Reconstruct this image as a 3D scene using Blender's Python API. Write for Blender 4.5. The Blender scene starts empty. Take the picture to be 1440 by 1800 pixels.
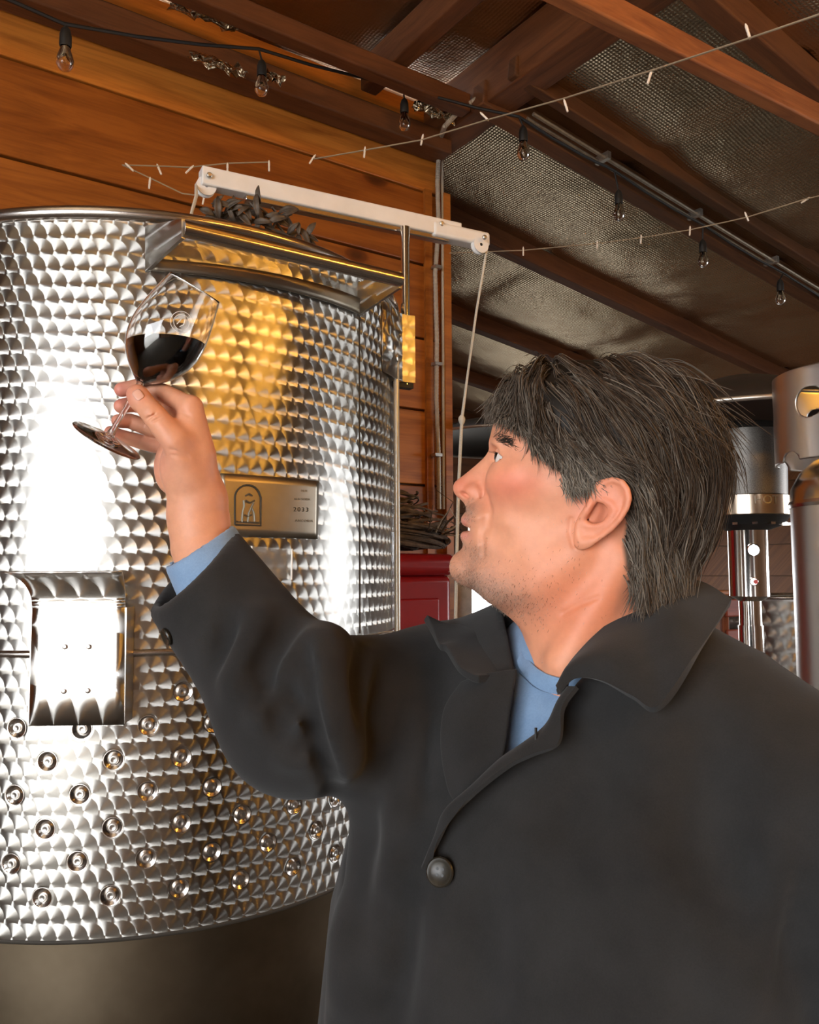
import bpy, math, random
import numpy as np
from mathutils import Vector, Matrix

random.seed(7)
RNG = np.random.default_rng(7)
S = bpy.context.scene
COL = S.collection

# ------------------------------------------------------------------ camera
F = 1440.0
EYE = np.array([0.0, 0.0, 1.55])
PITCH, ROLL = math.radians(4.24), math.radians(0.34)
_fw = np.array([0, math.cos(PITCH), math.sin(PITCH)])
_u0 = np.array([0, -math.sin(PITCH), math.cos(PITCH)])
_r0 = np.array([1.0, 0, 0])
CR = _r0 * math.cos(ROLL) - _u0 * math.sin(ROLL)
CU = _u0 * math.cos(ROLL) + _r0 * math.sin(ROLL)
cam = bpy.data.cameras.new('camera')
camo = bpy.data.objects.new('camera', cam)
COL.objects.link(camo)
cam.sensor_fit = 'HORIZONTAL'
cam.sensor_width = 36.0
cam.lens = 36.0
cam.clip_start = 0.02
camo.matrix_world = Matrix(((CR[0], CU[0], -_fw[0], EYE[0]), (CR[1], CU[1], -_fw[1], EYE[1]),
                            (CR[2], CU[2], -_fw[2], EYE[2]), (0, 0, 0, 1)))
S.camera = camo

# ------------------------------------------------------------------ world and light
S.view_settings.view_transform = 'Standard'
S.view_settings.look = 'None'
S.view_settings.gamma = 1.0
S.view_settings.use_curve_mapping = False
S.view_settings.exposure = 0.38
S.cycles.use_denoising = True
S.cycles.max_bounces = 10
S.cycles.glossy_bounces = 5
S.cycles.sample_clamp_indirect = 8.0
S.cycles.caustics_reflective = True
S.cycles.caustics_refractive = False
W = bpy.data.worlds.new('sky')
S.world = W
W.use_nodes = True
bg = W.node_tree.nodes['Background']
bg.inputs[0].default_value = (0.93, 0.96, 1.0, 1)
bg.inputs[1].default_value = 9.0

# room frame: s along the plank wall, t towards it
US = np.array([0.819, 0.574, 0.0])
UT = np.array([-0.574, 0.819, 0.0])
UZ = np.array([0, 0, 1.0])


def st(s, t, z):
    return US * s + UT * t + UZ * z


def area_portal(name, c, ux, uy, sx, sy):
    l = bpy.data.lights.new(name, 'AREA')
    l.shape = 'RECTANGLE'
    l.size, l.size_y = sx, sy
    o = bpy.data.objects.new(name, l)
    n = np.cross(ux, uy)
    m = np.stack([ux, uy, n], 1)
    o.matrix_world = Matrix([[*m[0], c[0]], [*m[1], c[1]], [*m[2], c[2]], [0, 0, 0, 1]])
    l.cycles.is_portal = True
    COL.objects.link(o)


S_L, S_R, T_B, T_F = -3.2, 7.4, -3.3, 6.0
DOOR_L = (-3.0, 0.35, 0.0, 2.75)      # t0 t1 z0 z1 in the s = S_L wall
DOOR_R = (-2.6, 0.55, 0.95, 2.75)
DOOR_F = (4.9, 6.25, 0.0, 1.98)       # s0 s1 z0 z1 in the far wall, behind the man
# area light emits along local -Z
area_portal('daylight_portal', st(S_L - 0.05, sum(DOOR_L[:2]) / 2, DOOR_L[3] / 2), UT, UZ * -1, DOOR_L[1] - DOOR_L[0], DOOR_L[3])
area_portal('daylight_portal', st(S_R + 0.05, sum(DOOR_R[:2]) / 2, sum(DOOR_R[2:]) / 2), UT, UZ, DOOR_R[1] - DOOR_R[0], DOOR_R[3] - DOOR_R[2])


area_portal('daylight_portal', st(sum(DOOR_F[:2]) / 2, T_F + .15, DOOR_F[3] / 2), US, UZ * -1, DOOR_F[1] - DOOR_F[0], DOOR_F[3])


# ------------------------------------------------------------------ pixel helpers (frame 1440 x 1800)
def ray(px, py):
    return _fw + CR * ((px - 720) / F) - CU * ((py - 900) / F)


def P(px, py, d):
    return EYE + ray(px, py) * d


def Pz(px, py, z):
    r = ray(px, py)
    return EYE + r * ((z - EYE[2]) / r[2])


def Ppl(px, py, p0, n):
    r = ray(px, py)
    return EYE + r * (np.dot(np.asarray(p0) - EYE, n) / np.dot(r, n))


def proj(p):
    v = np.asarray(p) - EYE
    d = v @ _fw
    return 720 + F * (v @ CR) / d, 900 - F * (v @ CU) / d, d


# ------------------------------------------------------------------ object helpers
def tag(o, label=None, cat=None, group=None, kind=None):
    if label: o['label'] = label
    if cat: o['category'] = cat
    if group: o['group'] = group
    if kind: o['kind'] = kind
    return o


def empty(name, loc=(0, 0, 0)):
    o = bpy.data.objects.new(name, None)
    o.location = Vector([float(v) for v in loc])
    o.empty_display_size = 0.05
    COL.objects.link(o)
    return o


def smooth(me, angle=35):
    if not len(me.polygons): return
    me.polygons.foreach_set('use_smooth', np.ones(len(me.polygons), bool))
    if angle < 180:
        me.set_sharp_from_angle(angle=math.radians(angle))


class MB:
    def __init__(s):
        s.v, s.f, s.uv = [], [], []

    def add(s, V, Fc, UV=None):
        b = len(s.v)
        s.v += [tuple(map(float, q)) for q in V]
        s.f += [tuple(int(i) + b for i in q) for q in Fc]
        s.uv += [tuple(map(float, q)) for q in UV] if UV is not None else [(0.0, 0.0)] * len(V)
        return s

    def box(s, c, ax, ay, az, dims):
        """oriented box: centre, three unit axes, full sizes"""
        c = np.asarray(c, float)
        V = []
        for k in (-.5, .5):
            for j in (-.5, .5):
                for i in (-.5, .5):
                    V.append(c + np.asarray(ax) * dims[0] * i + np.asarray(ay) * dims[1] * j + np.asarray(az) * dims[2] * k)
        return s.add(V, [(0, 2, 3, 1), (4, 5, 7, 6), (0, 1, 5, 4), (2, 6, 7, 3), (1, 3, 7, 5), (0, 4, 6, 2)],
                     [(i * dims[0], (j * dims[1] + k * dims[2])) for k in (-.5, .5) for j in (-.5, .5) for i in (-.5, .5)])

    def beam(s, a, b, w, h, up=(0, 0, 1)):
        a, b = np.asarray(a, float), np.asarray(b, float)
        d = b - a
        L = np.linalg.norm(d)
        d = d / L
        x = np.cross(d, up)
        x /= np.linalg.norm(x)
        y = np.cross(x, d)
        return s.box((a + b) / 2, d, x, y, (L, w, h))

    def tube(s, pts, r, n=8, caps=True):
        pts = np.asarray(pts, float)
        m = len(pts)
        r = np.broadcast_to(np.asarray(r, float), (m,))
        t = np.gradient(pts, axis=0)
        t /= np.linalg.norm(t, axis=1)[:, None] + 1e-12
        up = np.array([0, 0, 1.0]) if abs(t[0][2]) < .9 else np.array([1.0, 0, 0])
        V = []
        x = np.cross(t[0], up)
        x /= np.linalg.norm(x)
        for i in range(m):
            x = x - t[i] * (x @ t[i])
            x /= np.linalg.norm(x) + 1e-12
            y = np.cross(t[i], x)
            for k in range(n):
                a = 2 * math.pi * k / n
                V.append(pts[i] + r[i] * (math.cos(a) * x + math.sin(a) * y))
        Fc = [(i * n + k, i * n + (k + 1) % n, (i + 1) * n + (k + 1) % n, (i + 1) * n + k) for i in range(m - 1) for k in range(n)]
        if caps:
            Fc += [tuple(range(n - 1, -1, -1)), tuple((m - 1) * n + k for k in range(n))]
        return s.add(V, Fc)

    def lathe(s, prof, n=32, c=(0, 0, 0), ax=(0, 0, 1), ref=None, a0=0.0, a1=2 * math.pi, uvs=None):
        """prof: (r, h) along axis"""
        c = np.asarray(c, float)
        ax = np.asarray(ax, float)
        ax = ax / np.linalg.norm(ax)
        if ref is None:
            ref = np.array([1.0, 0, 0]) if abs(ax[0]) < .8 else np.array([0, 1.0, 0])
        x = ref - ax * (ref @ ax)
        x /= np.linalg.norm(x)
        y = np.cross(ax, x)
        full = abs(a1 - a0 - 2 * math.pi) < 1e-6
        cols = n if full else n + 1
        V, UV = [], []
        for (r, h) in prof:
            for k in range(cols):
                a = a0 + (a1 - a0) * k / n
                V.append(c + ax * h + r * (math.cos(a) * x + math.sin(a) * y))
                UV.append((a * (uvs if uvs else r), h))
        Fc = []
        for i in range(len(prof) - 1):
            for k in range(n):
                k2 = (k + 1) % cols if full else k + 1
                Fc.append((i * cols + k, i * cols + k2, (i + 1) * cols + k2, (i + 1) * cols + k))
        return s.add(V, Fc, UV)

    def grid(s, G, UV=None, closed=False):
        G = np.asarray(G, float)
        m, n = G.shape[:2]
        Fc = [(i * n + k, i * n + k + 1, (i + 1) * n + k + 1, (i + 1) * n + k) for i in range(m - 1) for k in range(n - 1)]
        return s.add(G.reshape(-1, 3), Fc, None if UV is None else np.asarray(UV).reshape(-1, 2))

    def mesh(s, name, mat=None, angle=35):
        me = bpy.data.meshes.new(name)
        me.from_pydata(s.v, [], s.f)
        uvl = me.uv_layers.new(name='UVMap')
        li = np.zeros(len(me.loops), np.int32)
        me.loops.foreach_get('vertex_index', li)
        uvl.data.foreach_set('uv', np.asarray(s.uv, np.float32)[li].ravel())
        if mat: me.materials.append(mat)
        smooth(me, angle)
        me.update()
        return me

    def build(s, name, mat, parent=None, angle=35):
        return link(name, s.mesh(name, mat, angle), parent)


def link(name, me, parent=None):
    o = bpy.data.objects.new(name, me)
    COL.objects.link(o)
    if parent is not None:
        o.parent = parent
        # geometry is written in world coordinates: cancel the parent's own place
        o.matrix_parent_inverse = Matrix.Translation(-parent.location)
    return o


def solidify(o, th, off=0.0):
    m = o.modifiers.new('thickness', 'SOLIDIFY')
    m.thickness = th
    m.offset = off
    return o


def bevel(o, w, seg=2):
    m = o.modifiers.new('bevel', 'BEVEL')
    m.width = w
    m.segments = seg
    m.limit_method = 'ANGLE'
    return o


def thing_at_base(mesh_obj):
    return mesh_obj


# ------------------------------------------------------------------ materials
class N:
    """tiny expression wrapper over math nodes"""
    nt = None

    def __init__(s, sock): s.s = sock

    @staticmethod
    def op(op, *a):
        n = N.nt.nodes.new('ShaderNodeMath')
        n.operation = op
        for i, q in enumerate(a):
            if isinstance(q, N): N.nt.links.new(q.s, n.inputs[i])
            else: n.inputs[i].default_value = float(q)
        return N(n.outputs[0])

    def __add__(s, o): return N.op('ADD', s, o)
    def __radd__(s, o): return N.op('ADD', o, s)
    def __sub__(s, o): return N.op('SUBTRACT', s, o)
    def __rsub__(s, o): return N.op('SUBTRACT', o, s)
    def __mul__(s, o): return N.op('MULTIPLY', s, o)
    def __rmul__(s, o): return N.op('MULTIPLY', o, s)
    def __truediv__(s, o): return N.op('DIVIDE', s, o)


def new_mat(name):
    m = bpy.data.materials.new(name)
    m.use_nodes = True
    nt = m.node_tree
    b = nt.nodes['Principled BSDF']
    return m, nt, b


def setp(b, **k):
    names = dict(color='Base Color', metal='Metallic', rough='Roughness', ior='IOR', trans='Transmission Weight', spec='Specular IOR Level',
                 sss='Subsurface Weight', emit='Emission Color', estr='Emission Strength', coat='Coat Weight', sheen='Sheen Weight', aniso='Anisotropic', alpha='Alpha')
    for q, v in k.items():
        i = b.inputs[names[q]]
        if q in ('color', 'emit'): v = (*v, 1.0) if len(v) == 3 else v
        i.default_value = v


def plain(name, color, rough=.5, metal=0.0, **k):
    m, nt, b = new_mat(name)
    setp(b, color=color, rough=rough, metal=metal, **k)
    return m


def noise_node(nt, scale, detail=3, rough=.5, vec=None, dist=0.0):
    n = nt.nodes.new('ShaderNodeTexNoise')
    n.inputs['Scale'].default_value = scale
    n.inputs['Detail'].default_value = detail
    n.inputs['Roughness'].default_value = rough
    n.inputs['Distortion'].default_value = dist
    if vec is not None: nt.links.new(vec, n.inputs['Vector'])
    return n


def ramp(nt, fac, stops):
    r = nt.nodes.new('ShaderNodeValToRGB')
    e = r.color_ramp.elements
    while len(e) < len(stops): e.new(.5)
    for q, (p, c) in zip(e, stops):
        q.position = p
        q.color = (*c, 1) if len(c) == 3 else c
    nt.links.new(fac, r.inputs[0])
    return r


def bump(nt, b, h, strength=.3, dist=.01):
    n = nt.nodes.new('ShaderNodeBump')
    n.inputs['Strength'].default_value = strength
    n.inputs['Distance'].default_value = dist
    nt.links.new(h, n.inputs['Height'])
    nt.links.new(n.outputs[0], b.inputs['Normal'])
    return n


def speckled(name, c1, c2, scale=30, rough=.6, metal=0., bstr=.0, detail=4, **k):
    m, nt, b = new_mat(name)
    tc = nt.nodes.new('ShaderNodeTexCoord')
    n = noise_node(nt, scale, detail, .6, tc.outputs['Object'])
    r = ramp(nt, n.outputs[0], [(.3, c1), (.7, c2)])
    nt.links.new(r.outputs[0], b.inputs['Base Color'])
    setp(b, rough=rough, metal=metal, **k)
    if bstr: bump(nt, b, n.outputs[0], bstr, .004)
    return m


def engine_turned(name, a=.0250, rb=1.137, rad=.90, color=(.47, .455, .425), rough=.34, aniso=.95):
    """overlapping circular brushed swirls: anisotropic metal with a tangent that turns in each disc"""
    m, nt, b = new_mat(name)
    N.nt = nt
    uv = nt.nodes.new('ShaderNodeUVMap')
    uv.uv_map = 'UVMap'
    sx = nt.nodes.new('ShaderNodeSeparateXYZ')
    nt.links.new(uv.outputs[0], sx.inputs[0])
    u = N(sx.outputs[0]) / a
    v = N(sx.outputs[1]) / a           # same units; row pitch rb
    row0 = N.op('FLOOR', v / rb)
    sel_u = sel_v = None
    acc = None
    for k in (0, 1):            # lower rows lie on top
        j = row0 + k
        dv = v - j * rb
        half = N.op('MODULO', N.op('ABSOLUTE', j), 2.0) * .5
        s2 = N.op('MAXIMUM', rad * rad - dv * dv, 0.0)
        sq = N.op('SQRT', s2)
        uu = u - half
        i = N.op('CEIL', uu - sq)
        du = uu - i
        cov = N.op('LESS_THAN', N.op('ABSOLUTE', du), sq)
        if acc is None:
            sel_u, sel_v, acc = du * cov, dv * cov, cov
        else:
            w = cov * (1.0 - acc)
            sel_u, sel_v, acc = sel_u + du * w, sel_v + dv * w, N.op('MAXIMUM', acc, cov)
    geo = nt.nodes.new('ShaderNodeNewGeometry')
    def vm(op, p, q=None):
        n = nt.nodes.new('ShaderNodeVectorMath')
        n.operation = op
        for idx, z in enumerate((p, q)):
            if z is None: continue
            if isinstance(z, tuple): n.inputs[idx].default_value = z
            elif isinstance(z, N): nt.links.new(z.s, n.inputs['Scale'])
            else: nt.links.new(z, n.inputs[idx])
        return n.outputs[0]
    U = vm('NORMALIZE', vm('CROSS_PRODUCT', (0, 0, 1), geo.outputs['Normal']))
    V = vm('CROSS_PRODUCT', geo.outputs['Normal'], U)
    T = vm('NORMALIZE', vm('ADD', vm('SCALE', U, sel_u), vm('SCALE', V, sel_v)))
    nt.links.new(T, b.inputs['Tangent'])
    setp(b, color=color, metal=1.0, rough=rough, aniso=aniso)
    # fine circular scratches vary the brightness of the brushing
    rr = N.op('SQRT', sel_u * sel_u + sel_v * sel_v)
    ang = N.op('ARCTAN2', sel_v, sel_u)
    cx = nt.nodes.new('ShaderNodeCombineXYZ')
    nt.links.new((rr * 14.0).s, cx.inputs[0])
    nt.links.new((ang * 1.0).s, cx.inputs[1])
    nz = noise_node(nt, 3.0, 2, .6, cx.outputs[0])
    mr = nt.nodes.new('ShaderNodeMapRange')
    mr.inputs['To Min'].default_value = rough - .06
    mr.inputs['To Max'].default_value = rough + .08
    nt.links.new(nz.outputs[0], mr.inputs['Value'])
    nt.links.new(mr.outputs[0], b.inputs['Roughness'])
    return m


def wood(name, dark, light, scale=1.0, axis=0, objcol=False, rough=.45, knots=False):
    m, nt, b = new_mat(name)
    tc = nt.nodes.new('ShaderNodeTexCoord')
    mp = nt.nodes.new('ShaderNodeMapping')
    oi = nt.nodes.new('ShaderNodeObjectInfo')
    uvn = nt.nodes.new('ShaderNodeUVMap')
    uvn.uv_map = 'UVMap'
    add = nt.nodes.new('ShaderNodeVectorMath')
    add.operation = 'ADD'
    nt.links.new(uvn.outputs[0], add.inputs[0])
    cmb = nt.nodes.new('ShaderNodeCombineXYZ')
    mul = nt.nodes.new('ShaderNodeMath')
    mul.operation = 'MULTIPLY'
    mul.inputs[1].default_value = 37.0
    nt.links.new(oi.outputs['Random'], mul.inputs[0])
    for i in range(3): nt.links.new(mul.outputs[0], cmb.inputs[i])
    nt.links.new(cmb.outputs[0], add.inputs[1])
    mp.inputs['Scale'].default_value = (1.2 * scale, 9.0 * scale, 9.0 * scale)
    nt.links.new(add.outputs[0], mp.inputs['Vector'])
    n1 = noise_node(nt, 1.6, 4, .55, mp.outputs[0], dist=1.2)
    mp2 = nt.nodes.new('ShaderNodeMapping')
    mp2.inputs['Scale'].default_value = (4 * scale, 130 * scale, 130 * scale)
    nt.links.new(add.outputs[0], mp2.inputs['Vector'])
    n2 = noise_node(nt, 1.0, 3, .6, mp2.outputs[0], dist=.3)
    mx = nt.nodes.new('ShaderNodeMath')
    mx.operation = 'MULTIPLY_ADD'
    mx.inputs[1].default_value = .35
    nt.links.new(n2.outputs[0], mx.inputs[0])
    nt.links.new(n1.outputs[0], mx.inputs[2])
    r = ramp(nt, mx.outputs[0], [(.40, dark), (.80, light)])
    out = r.outputs[0]
    if knots:
        vo = nt.nodes.new('ShaderNodeTexVoronoi')
        vo.inputs['Scale'].default_value = 1.0
        mp3 = nt.nodes.new('ShaderNodeMapping')
        mp3.inputs['Scale'].default_value = (2.0, 4.2, 4.2)
        nt.links.new(add.outputs[0], mp3.inputs['Vector'])
        nt.links.new(mp3.outputs[0], vo.inputs['Vector'])
        kr = ramp(nt, vo.outputs['Distance'], [(.05, (.10, .06, .04)), (.10, (.38, .27, .2)), (.13, (.85, .78, .7)), (.24, (1, 1, 1))])
        mm = nt.nodes.new('ShaderNodeMix')
        mm.data_type = 'RGBA'
        mm.blend_type = 'MULTIPLY'
        mm.inputs[0].default_value = .85
        nt.links.new(out, mm.inputs[6])
        nt.links.new(kr.outputs[0], mm.inputs[7])
        out = mm.outputs[2]
    if objcol:
        mm = nt.nodes.new('ShaderNodeMix')
        mm.data_type = 'RGBA'
        mm.blend_type = 'MULTIPLY'
        mm.inputs[0].default_value = 1.0
        nt.links.new(out, mm.inputs[6])
        nt.links.new(oi.outputs['Color'], mm.inputs[7])
        out = mm.outputs[2]
    nt.links.new(out, b.inputs['Base Color'])
    setp(b, rough=rough)
    bump(nt, b, n2.outputs[0], .15, .002)
    return m


def foil(name, color, rough=.28, bubble=True):
    m, nt, b = new_mat(name)
    tc = nt.nodes.new('ShaderNodeTexCoord')
    vo = nt.nodes.new('ShaderNodeTexVoronoi')
    vo.inputs['Scale'].default_value = 75
    vo.inputs['Randomness'].default_value = .12
    nt.links.new(tc.outputs['UV'], vo.inputs['Vector'])
    n = noise_node(nt, 5, 5, .6, tc.outputs['UV'], dist=.6)
    n3 = noise_node(nt, 1.7, 2, .5, tc.outputs['UV'])
    bp1 = nt.nodes.new('ShaderNodeBump')
    bp1.inputs['Strength'].default_value = .35
    bp1.inputs['Distance'].default_value = .02
    nt.links.new(n.outputs[0], bp1.inputs['Height'])
    bp0 = nt.nodes.new('ShaderNodeBump')
    bp0.inputs['Strength'].default_value = .6
    bp0.inputs['Distance'].default_value = .08
    nt.links.new(n3.outputs[0], bp0.inputs['Height'])
    nt.links.new(bp0.outputs[0], bp1.inputs['Normal'])
    bp2 = nt.nodes.new('ShaderNodeBump')
    bp2.inputs['Strength'].default_value = .6 if bubble else .1
    bp2.inputs['Distance'].default_value = .004
    nt.links.new(vo.outputs['Distance'], bp2.inputs['Height'])
    nt.links.new(bp1.outputs[0], bp2.inputs['Normal'])
    nt.links.new(bp2.outputs[0], b.inputs['Normal'])
    setp(b, color=color, metal=1.0, rough=rough)
    return m


def brushed(name, color, rough=.32, aniso=.6, streak=True):
    m, nt, b = new_mat(name)
    tc = nt.nodes.new('ShaderNodeTexCoord')
    mp = nt.nodes.new('ShaderNodeMapping')
    mp.inputs['Scale'].default_value = (3, 3, 160)
    nt.links.new(tc.outputs['Object'], mp.inputs['Vector'])
    n = noise_node(nt, 2.0, 3, .6, mp.outputs[0])
    mr = nt.nodes.new('ShaderNodeMapRange')
    mr.inputs['To Min'].default_value = rough - .08
    mr.inputs['To Max'].default_value = rough + .1
    nt.links.new(n.outputs[0], mr.inputs['Value'])
    nt.links.new(mr.outputs[0], b.inputs['Roughness'])
    setp(b, color=color, metal=1.0, rough=rough)
    return m


M = {}
M['swirl'] = engine_turned('engine_turned_steel')
M['steel'] = brushed('brushed_steel', (.60, .57, .53), .30)
M['steel_dull'] = speckled('dull_steel', (.28, .25, .20), (.42, .37, .30), 6, .38, 1.0)
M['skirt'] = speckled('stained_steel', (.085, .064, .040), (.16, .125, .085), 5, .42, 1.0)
M['steel_tube'] = plain('polished_tube', (.55, .50, .46), .22, 1.0)
M['chrome'] = plain('chrome', (.78, .74, .70), .12, 1.0)
M['dark_weld'] = plain('weld_seam', (.035, .028, .020), .7, .2)
M['plank'] = wood('cedar_plank', (.25, .072, .010), (.54, .20, .034), 1.0, objcol=True, rough=.42, knots=True)
M['beam'] = wood('rough_beam', (.14, .050, .018), (.29, .122, .046), 1.4, objcol=True, rough=.65)
M['farwall'] = wood('far_board', (.12, .042, .012), (.23, .092, .028), 1.0, objcol=True, rough=.6)
M['foil'] = foil('foil_insulation', (.56, .46, .32), .26)  # golden reflections of wood and amber light tinted into the base
M['foil_brown'] = foil('brown_tinted_foil', (.50, .38, .25), .36)  # brownish reflections on the ceiling foil, tinted into its base colour
M['white'] = speckled('white_paint', (.74, .72, .68), (.82, .80, .77), 12, .45)
M['fridge'] = plain('white_enamel', (.80, .81, .82), .3)
M['red'] = speckled('red_enamel', (.30, .008, .010), (.38, .012, .014), 5, .28)
M['concrete'] = speckled('concrete', (.075, .062, .046), (.14, .12, .095), 3, .85)
M['sunlit_yard'] = speckled('sunlit_yard', (.50, .48, .44), (.66, .63, .58), 4, .95)  # sunlight on the yard is put into this bright ground colour
M['gravel'] = speckled('gravel', (.08, .075, .065), (.14, .13, .115), 9, .95)
M['board'] = speckled('barn_board', (.11, .052, .022), (.20, .10, .045), 2, .7)
M['rubber'] = plain('black_rubber', (.015, .014, .013), .6)
M['black'] = plain('black_metal', (.02, .02, .02), .45, .3)
M['rope'] = speckled('pale_rope', (.50, .46, .38), (.66, .61, .52), 400, .85)
M['rust'] = speckled('rusted_leaf', (.055, .042, .030), (.13, .10, .075), 60, .6, .5)
M['twig'] = speckled('grape_twig', (.07, .052, .038), (.20, .15, .11), 40, .85)
M['galv'] = speckled('galvanised', (.42, .40, .37), (.58, .56, .52), 40, .42, .9)
M['hose'] = speckled('flexible_conduit', (.40, .35, .28), (.56, .51, .43), 60, .55, .25)
M['pipe'] = speckled('dusty_pipe', (.26, .22, .17), (.40, .35, .28), 40, .5, .5)
M['bulb'] = plain('bulb_glass', (1, .97, .92), .03, 0, trans=1.0, ior=1.45)
M['fil'] = plain('filament', (.5, .35, .2), .4, 1.0)
M['mini'] = plain('mini_bulb', (.88, .80, .70), .25)
M['miniwire'] = plain('mini_wire', (.35, .27, .18), .6)

# ================================================================== setting
H_FLAT = 3.35
H_CEIL = 3.50
ROOF_K = 0.14
S_C = 2.025          # where the plank wall ends and the sloping roof begins
WALL_T = 2.65


def roof_z(s):
    return H_FLAT - ROOF_K * max(0.0, s - S_C)


ROOF_P0 = st(S_C, WALL_T, H_FLAT)
ROOF_N = np.array([US[0] * ROOF_K, US[1] * ROOF_K, 1.0])
ROOF_N /= np.linalg.norm(ROOF_N)
SLOPE = US * 1.0 - UZ * ROOF_K
SLOPE /= np.linalg.norm(SLOPE)


def struct(o):
    o['kind'] = 'structure'
    return o


def stbox(mb, s0, s1, t0, t1, z0, z1):
    return mb.box(st((s0 + s1) / 2, (t0 + t1) / 2, (z0 + z1) / 2), US, UT, UZ, (s1 - s0, t1 - t0, z1 - z0))


struct(stbox(MB(), S_L - .1, S_R + .1, T_B - .1, T_F + .1, -.1, 0).build('floor', M['concrete']))
g = stbox(MB(), -16, S_L - .1, -16, T_F + .2, -.14, -.04).build('ground_outside', M['sunlit_yard'])
struct(g)
g = stbox(MB(), S_R + .1, 20, -16, T_F + .2, -.14, -.04).build('ground_outside', M['gravel'])
struct(g)

# plank wall behind the tank
wl = struct(empty('wall_left', st(S_L, WALL_T, 0)))
stbox(MB(), S_L, S_C, WALL_T + .03, WALL_T + .09, 0, H_CEIL).build('backing', M['board'], wl)
seams = [0.0] + [1.55 + .04 + .305 * k for k in range(-5, 0)] + [1.59, 1.90, 2.205, 2.50, 2.81, 3.12, H_CEIL]
tones = [(.85, .8, .75), (.9, .85, .8), (.8, .75, .7), (.95, .9, .85), (.82, .78, .72), (.80, .74, .70), (.72, .64, .60), (1.05, 1.02, .95), (.92, .82, .74), (.74, .62, .52), (.66, .52, .40), (1.20, 1.12, .95)]
for i in range(len(seams) - 1):
    z0, z1 = seams[i] + .004, seams[i + 1] - .004
    mb = MB()
    off = random.uniform(-.003, .003)
    stbox(mb, S_L, S_C, WALL_T + off, WALL_T + .032, z0, z1)
    o = mb.build('plank', M['plank'], wl)
    tt = tones[i % len(tones)]
    o.color = (*tt, 1)
    bevel(o, .004, 2)

# other walls
wb = MB()
stbox(wb, S_L, S_R, T_B - .1, T_B, 0, 3.6)
struct(wb.build('wall_back', M['board']))


def wall_with_opening(name, s, d, op):
    mb = MB()
    s0, s1 = (s - .1, s) if d < 0 else (s, s + .1)
    t0, t1, z0, z1 = op
    stbox(mb, s0, s1, T_B, t0, 0, 3.6)
    stbox(mb, s0, s1, t1, T_F if d > 0 else WALL_T, 0, 3.6)
    stbox(mb, s0, s1, t0, t1, z1, 3.6)
    if z0 > .05: stbox(mb, s0, s1, t0, t1, 0, z0)
    return struct(mb.build(name, M['board']))


wall_with_opening('wall_end', S_L, -1, DOOR_L)
wr_wall = wall_with_opening('wall_right', S_R, 1, DOOR_R)
for k in range(9):
    o = stbox(MB(), S_R - .03, S_R - .002, 2.2, T_F, k * .3 + .004, k * .3 + .296).build('plank', M['farwall'], wr_wall)
    q = random.uniform(.75, 1.1)
    o.color = (q, q * .95, q * .9, 1)
mb = MB()
stbox(mb, S_C - .06, S_C - .02, WALL_T + .1, T_F, 0, 3.35)
struct(mb.build('wall_side', M['board']))
wf = struct(empty('wall_front', st(S_C, T_F, 0)))
mb = MB()
stbox(mb, S_C, DOOR_F[0], T_F + .03, T_F + .1, 0, 3.4)
stbox(mb, DOOR_F[1], S_R, T_F + .03, T_F + .1, 0, 3.4)
stbox(mb, DOOR_F[0], DOOR_F[1], T_F + .03, T_F + .1, DOOR_F[3], 3.4)
mb.build('backing', M['board'], wf)
for k in range(11):
    z0, z1 = k * .3 + .004, k * .3 + .296
    spans = [(S_C, S_R)] if z0 > DOOR_F[3] - .1 else [(S_C, DOOR_F[0]), (DOOR_F[1], S_R)]
    for (s0, s1) in spans:
        o = stbox(MB(), s0, s1, T_F + random.uniform(-.004, 0), T_F + .03, z0, z1).build('plank', M['farwall'], wf)
        q = random.uniform(.7, 1.1)
        o.color = (q, q * .95, q * .9, 1)
g = stbox(MB(), -16, 20, T_F + .2, 16, -.14, -.04).build('ground_outside', M['gravel'])
struct(g)
o = stbox(MB(), 7.0, 7.12, T_F - .05, T_F - .01, 0, 2.6).build('post', M['beam'], wf)
o.color = (1.1, 1, .9, 1)

# ceiling: flat foil part over the tank, sloping foil strips between the rafters beyond
ce = struct(empty('ceiling', st(0, 0, H_FLAT)))
G, UVs = [], []
ss = np.linspace(S_L, S_C + .02, 40)
tt = np.linspace(T_B, WALL_T + .05, 40)
for s_ in ss:
    G.append([st(s_, t_, H_CEIL + .02 + .02 * math.sin(5 * s_ + 3 * t_) * math.sin(4 * t_)) for t_ in tt])
    UVs.append([(s_, t_) for t_ in tt])
o = MB().grid(G, UVs).build('foil_sheet', M['foil_brown'], ce, 180)
stbox(MB(), S_L - .1, S_C, T_B - .1, WALL_T + .1, H_CEIL + .06, H_CEIL + .1).build('roof_deck', M['board'], ce)
raft_t = [-3.1, -2.2, -1.3, -.25, .58, 1.43, 2.28, 3.08, 4.0, 4.88, 5.75]
mbd = MB()
a0, a1 = st(S_C, (T_B + T_F) / 2, roof_z(S_C) + .14), st(S_R + .1, (T_B + T_F) / 2, roof_z(S_R + .1) + .14)
mbd.beam(a0, a1, T_F - T_B + .2, .04)
mbd.build('roof_deck', M['board'], ce)
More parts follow.
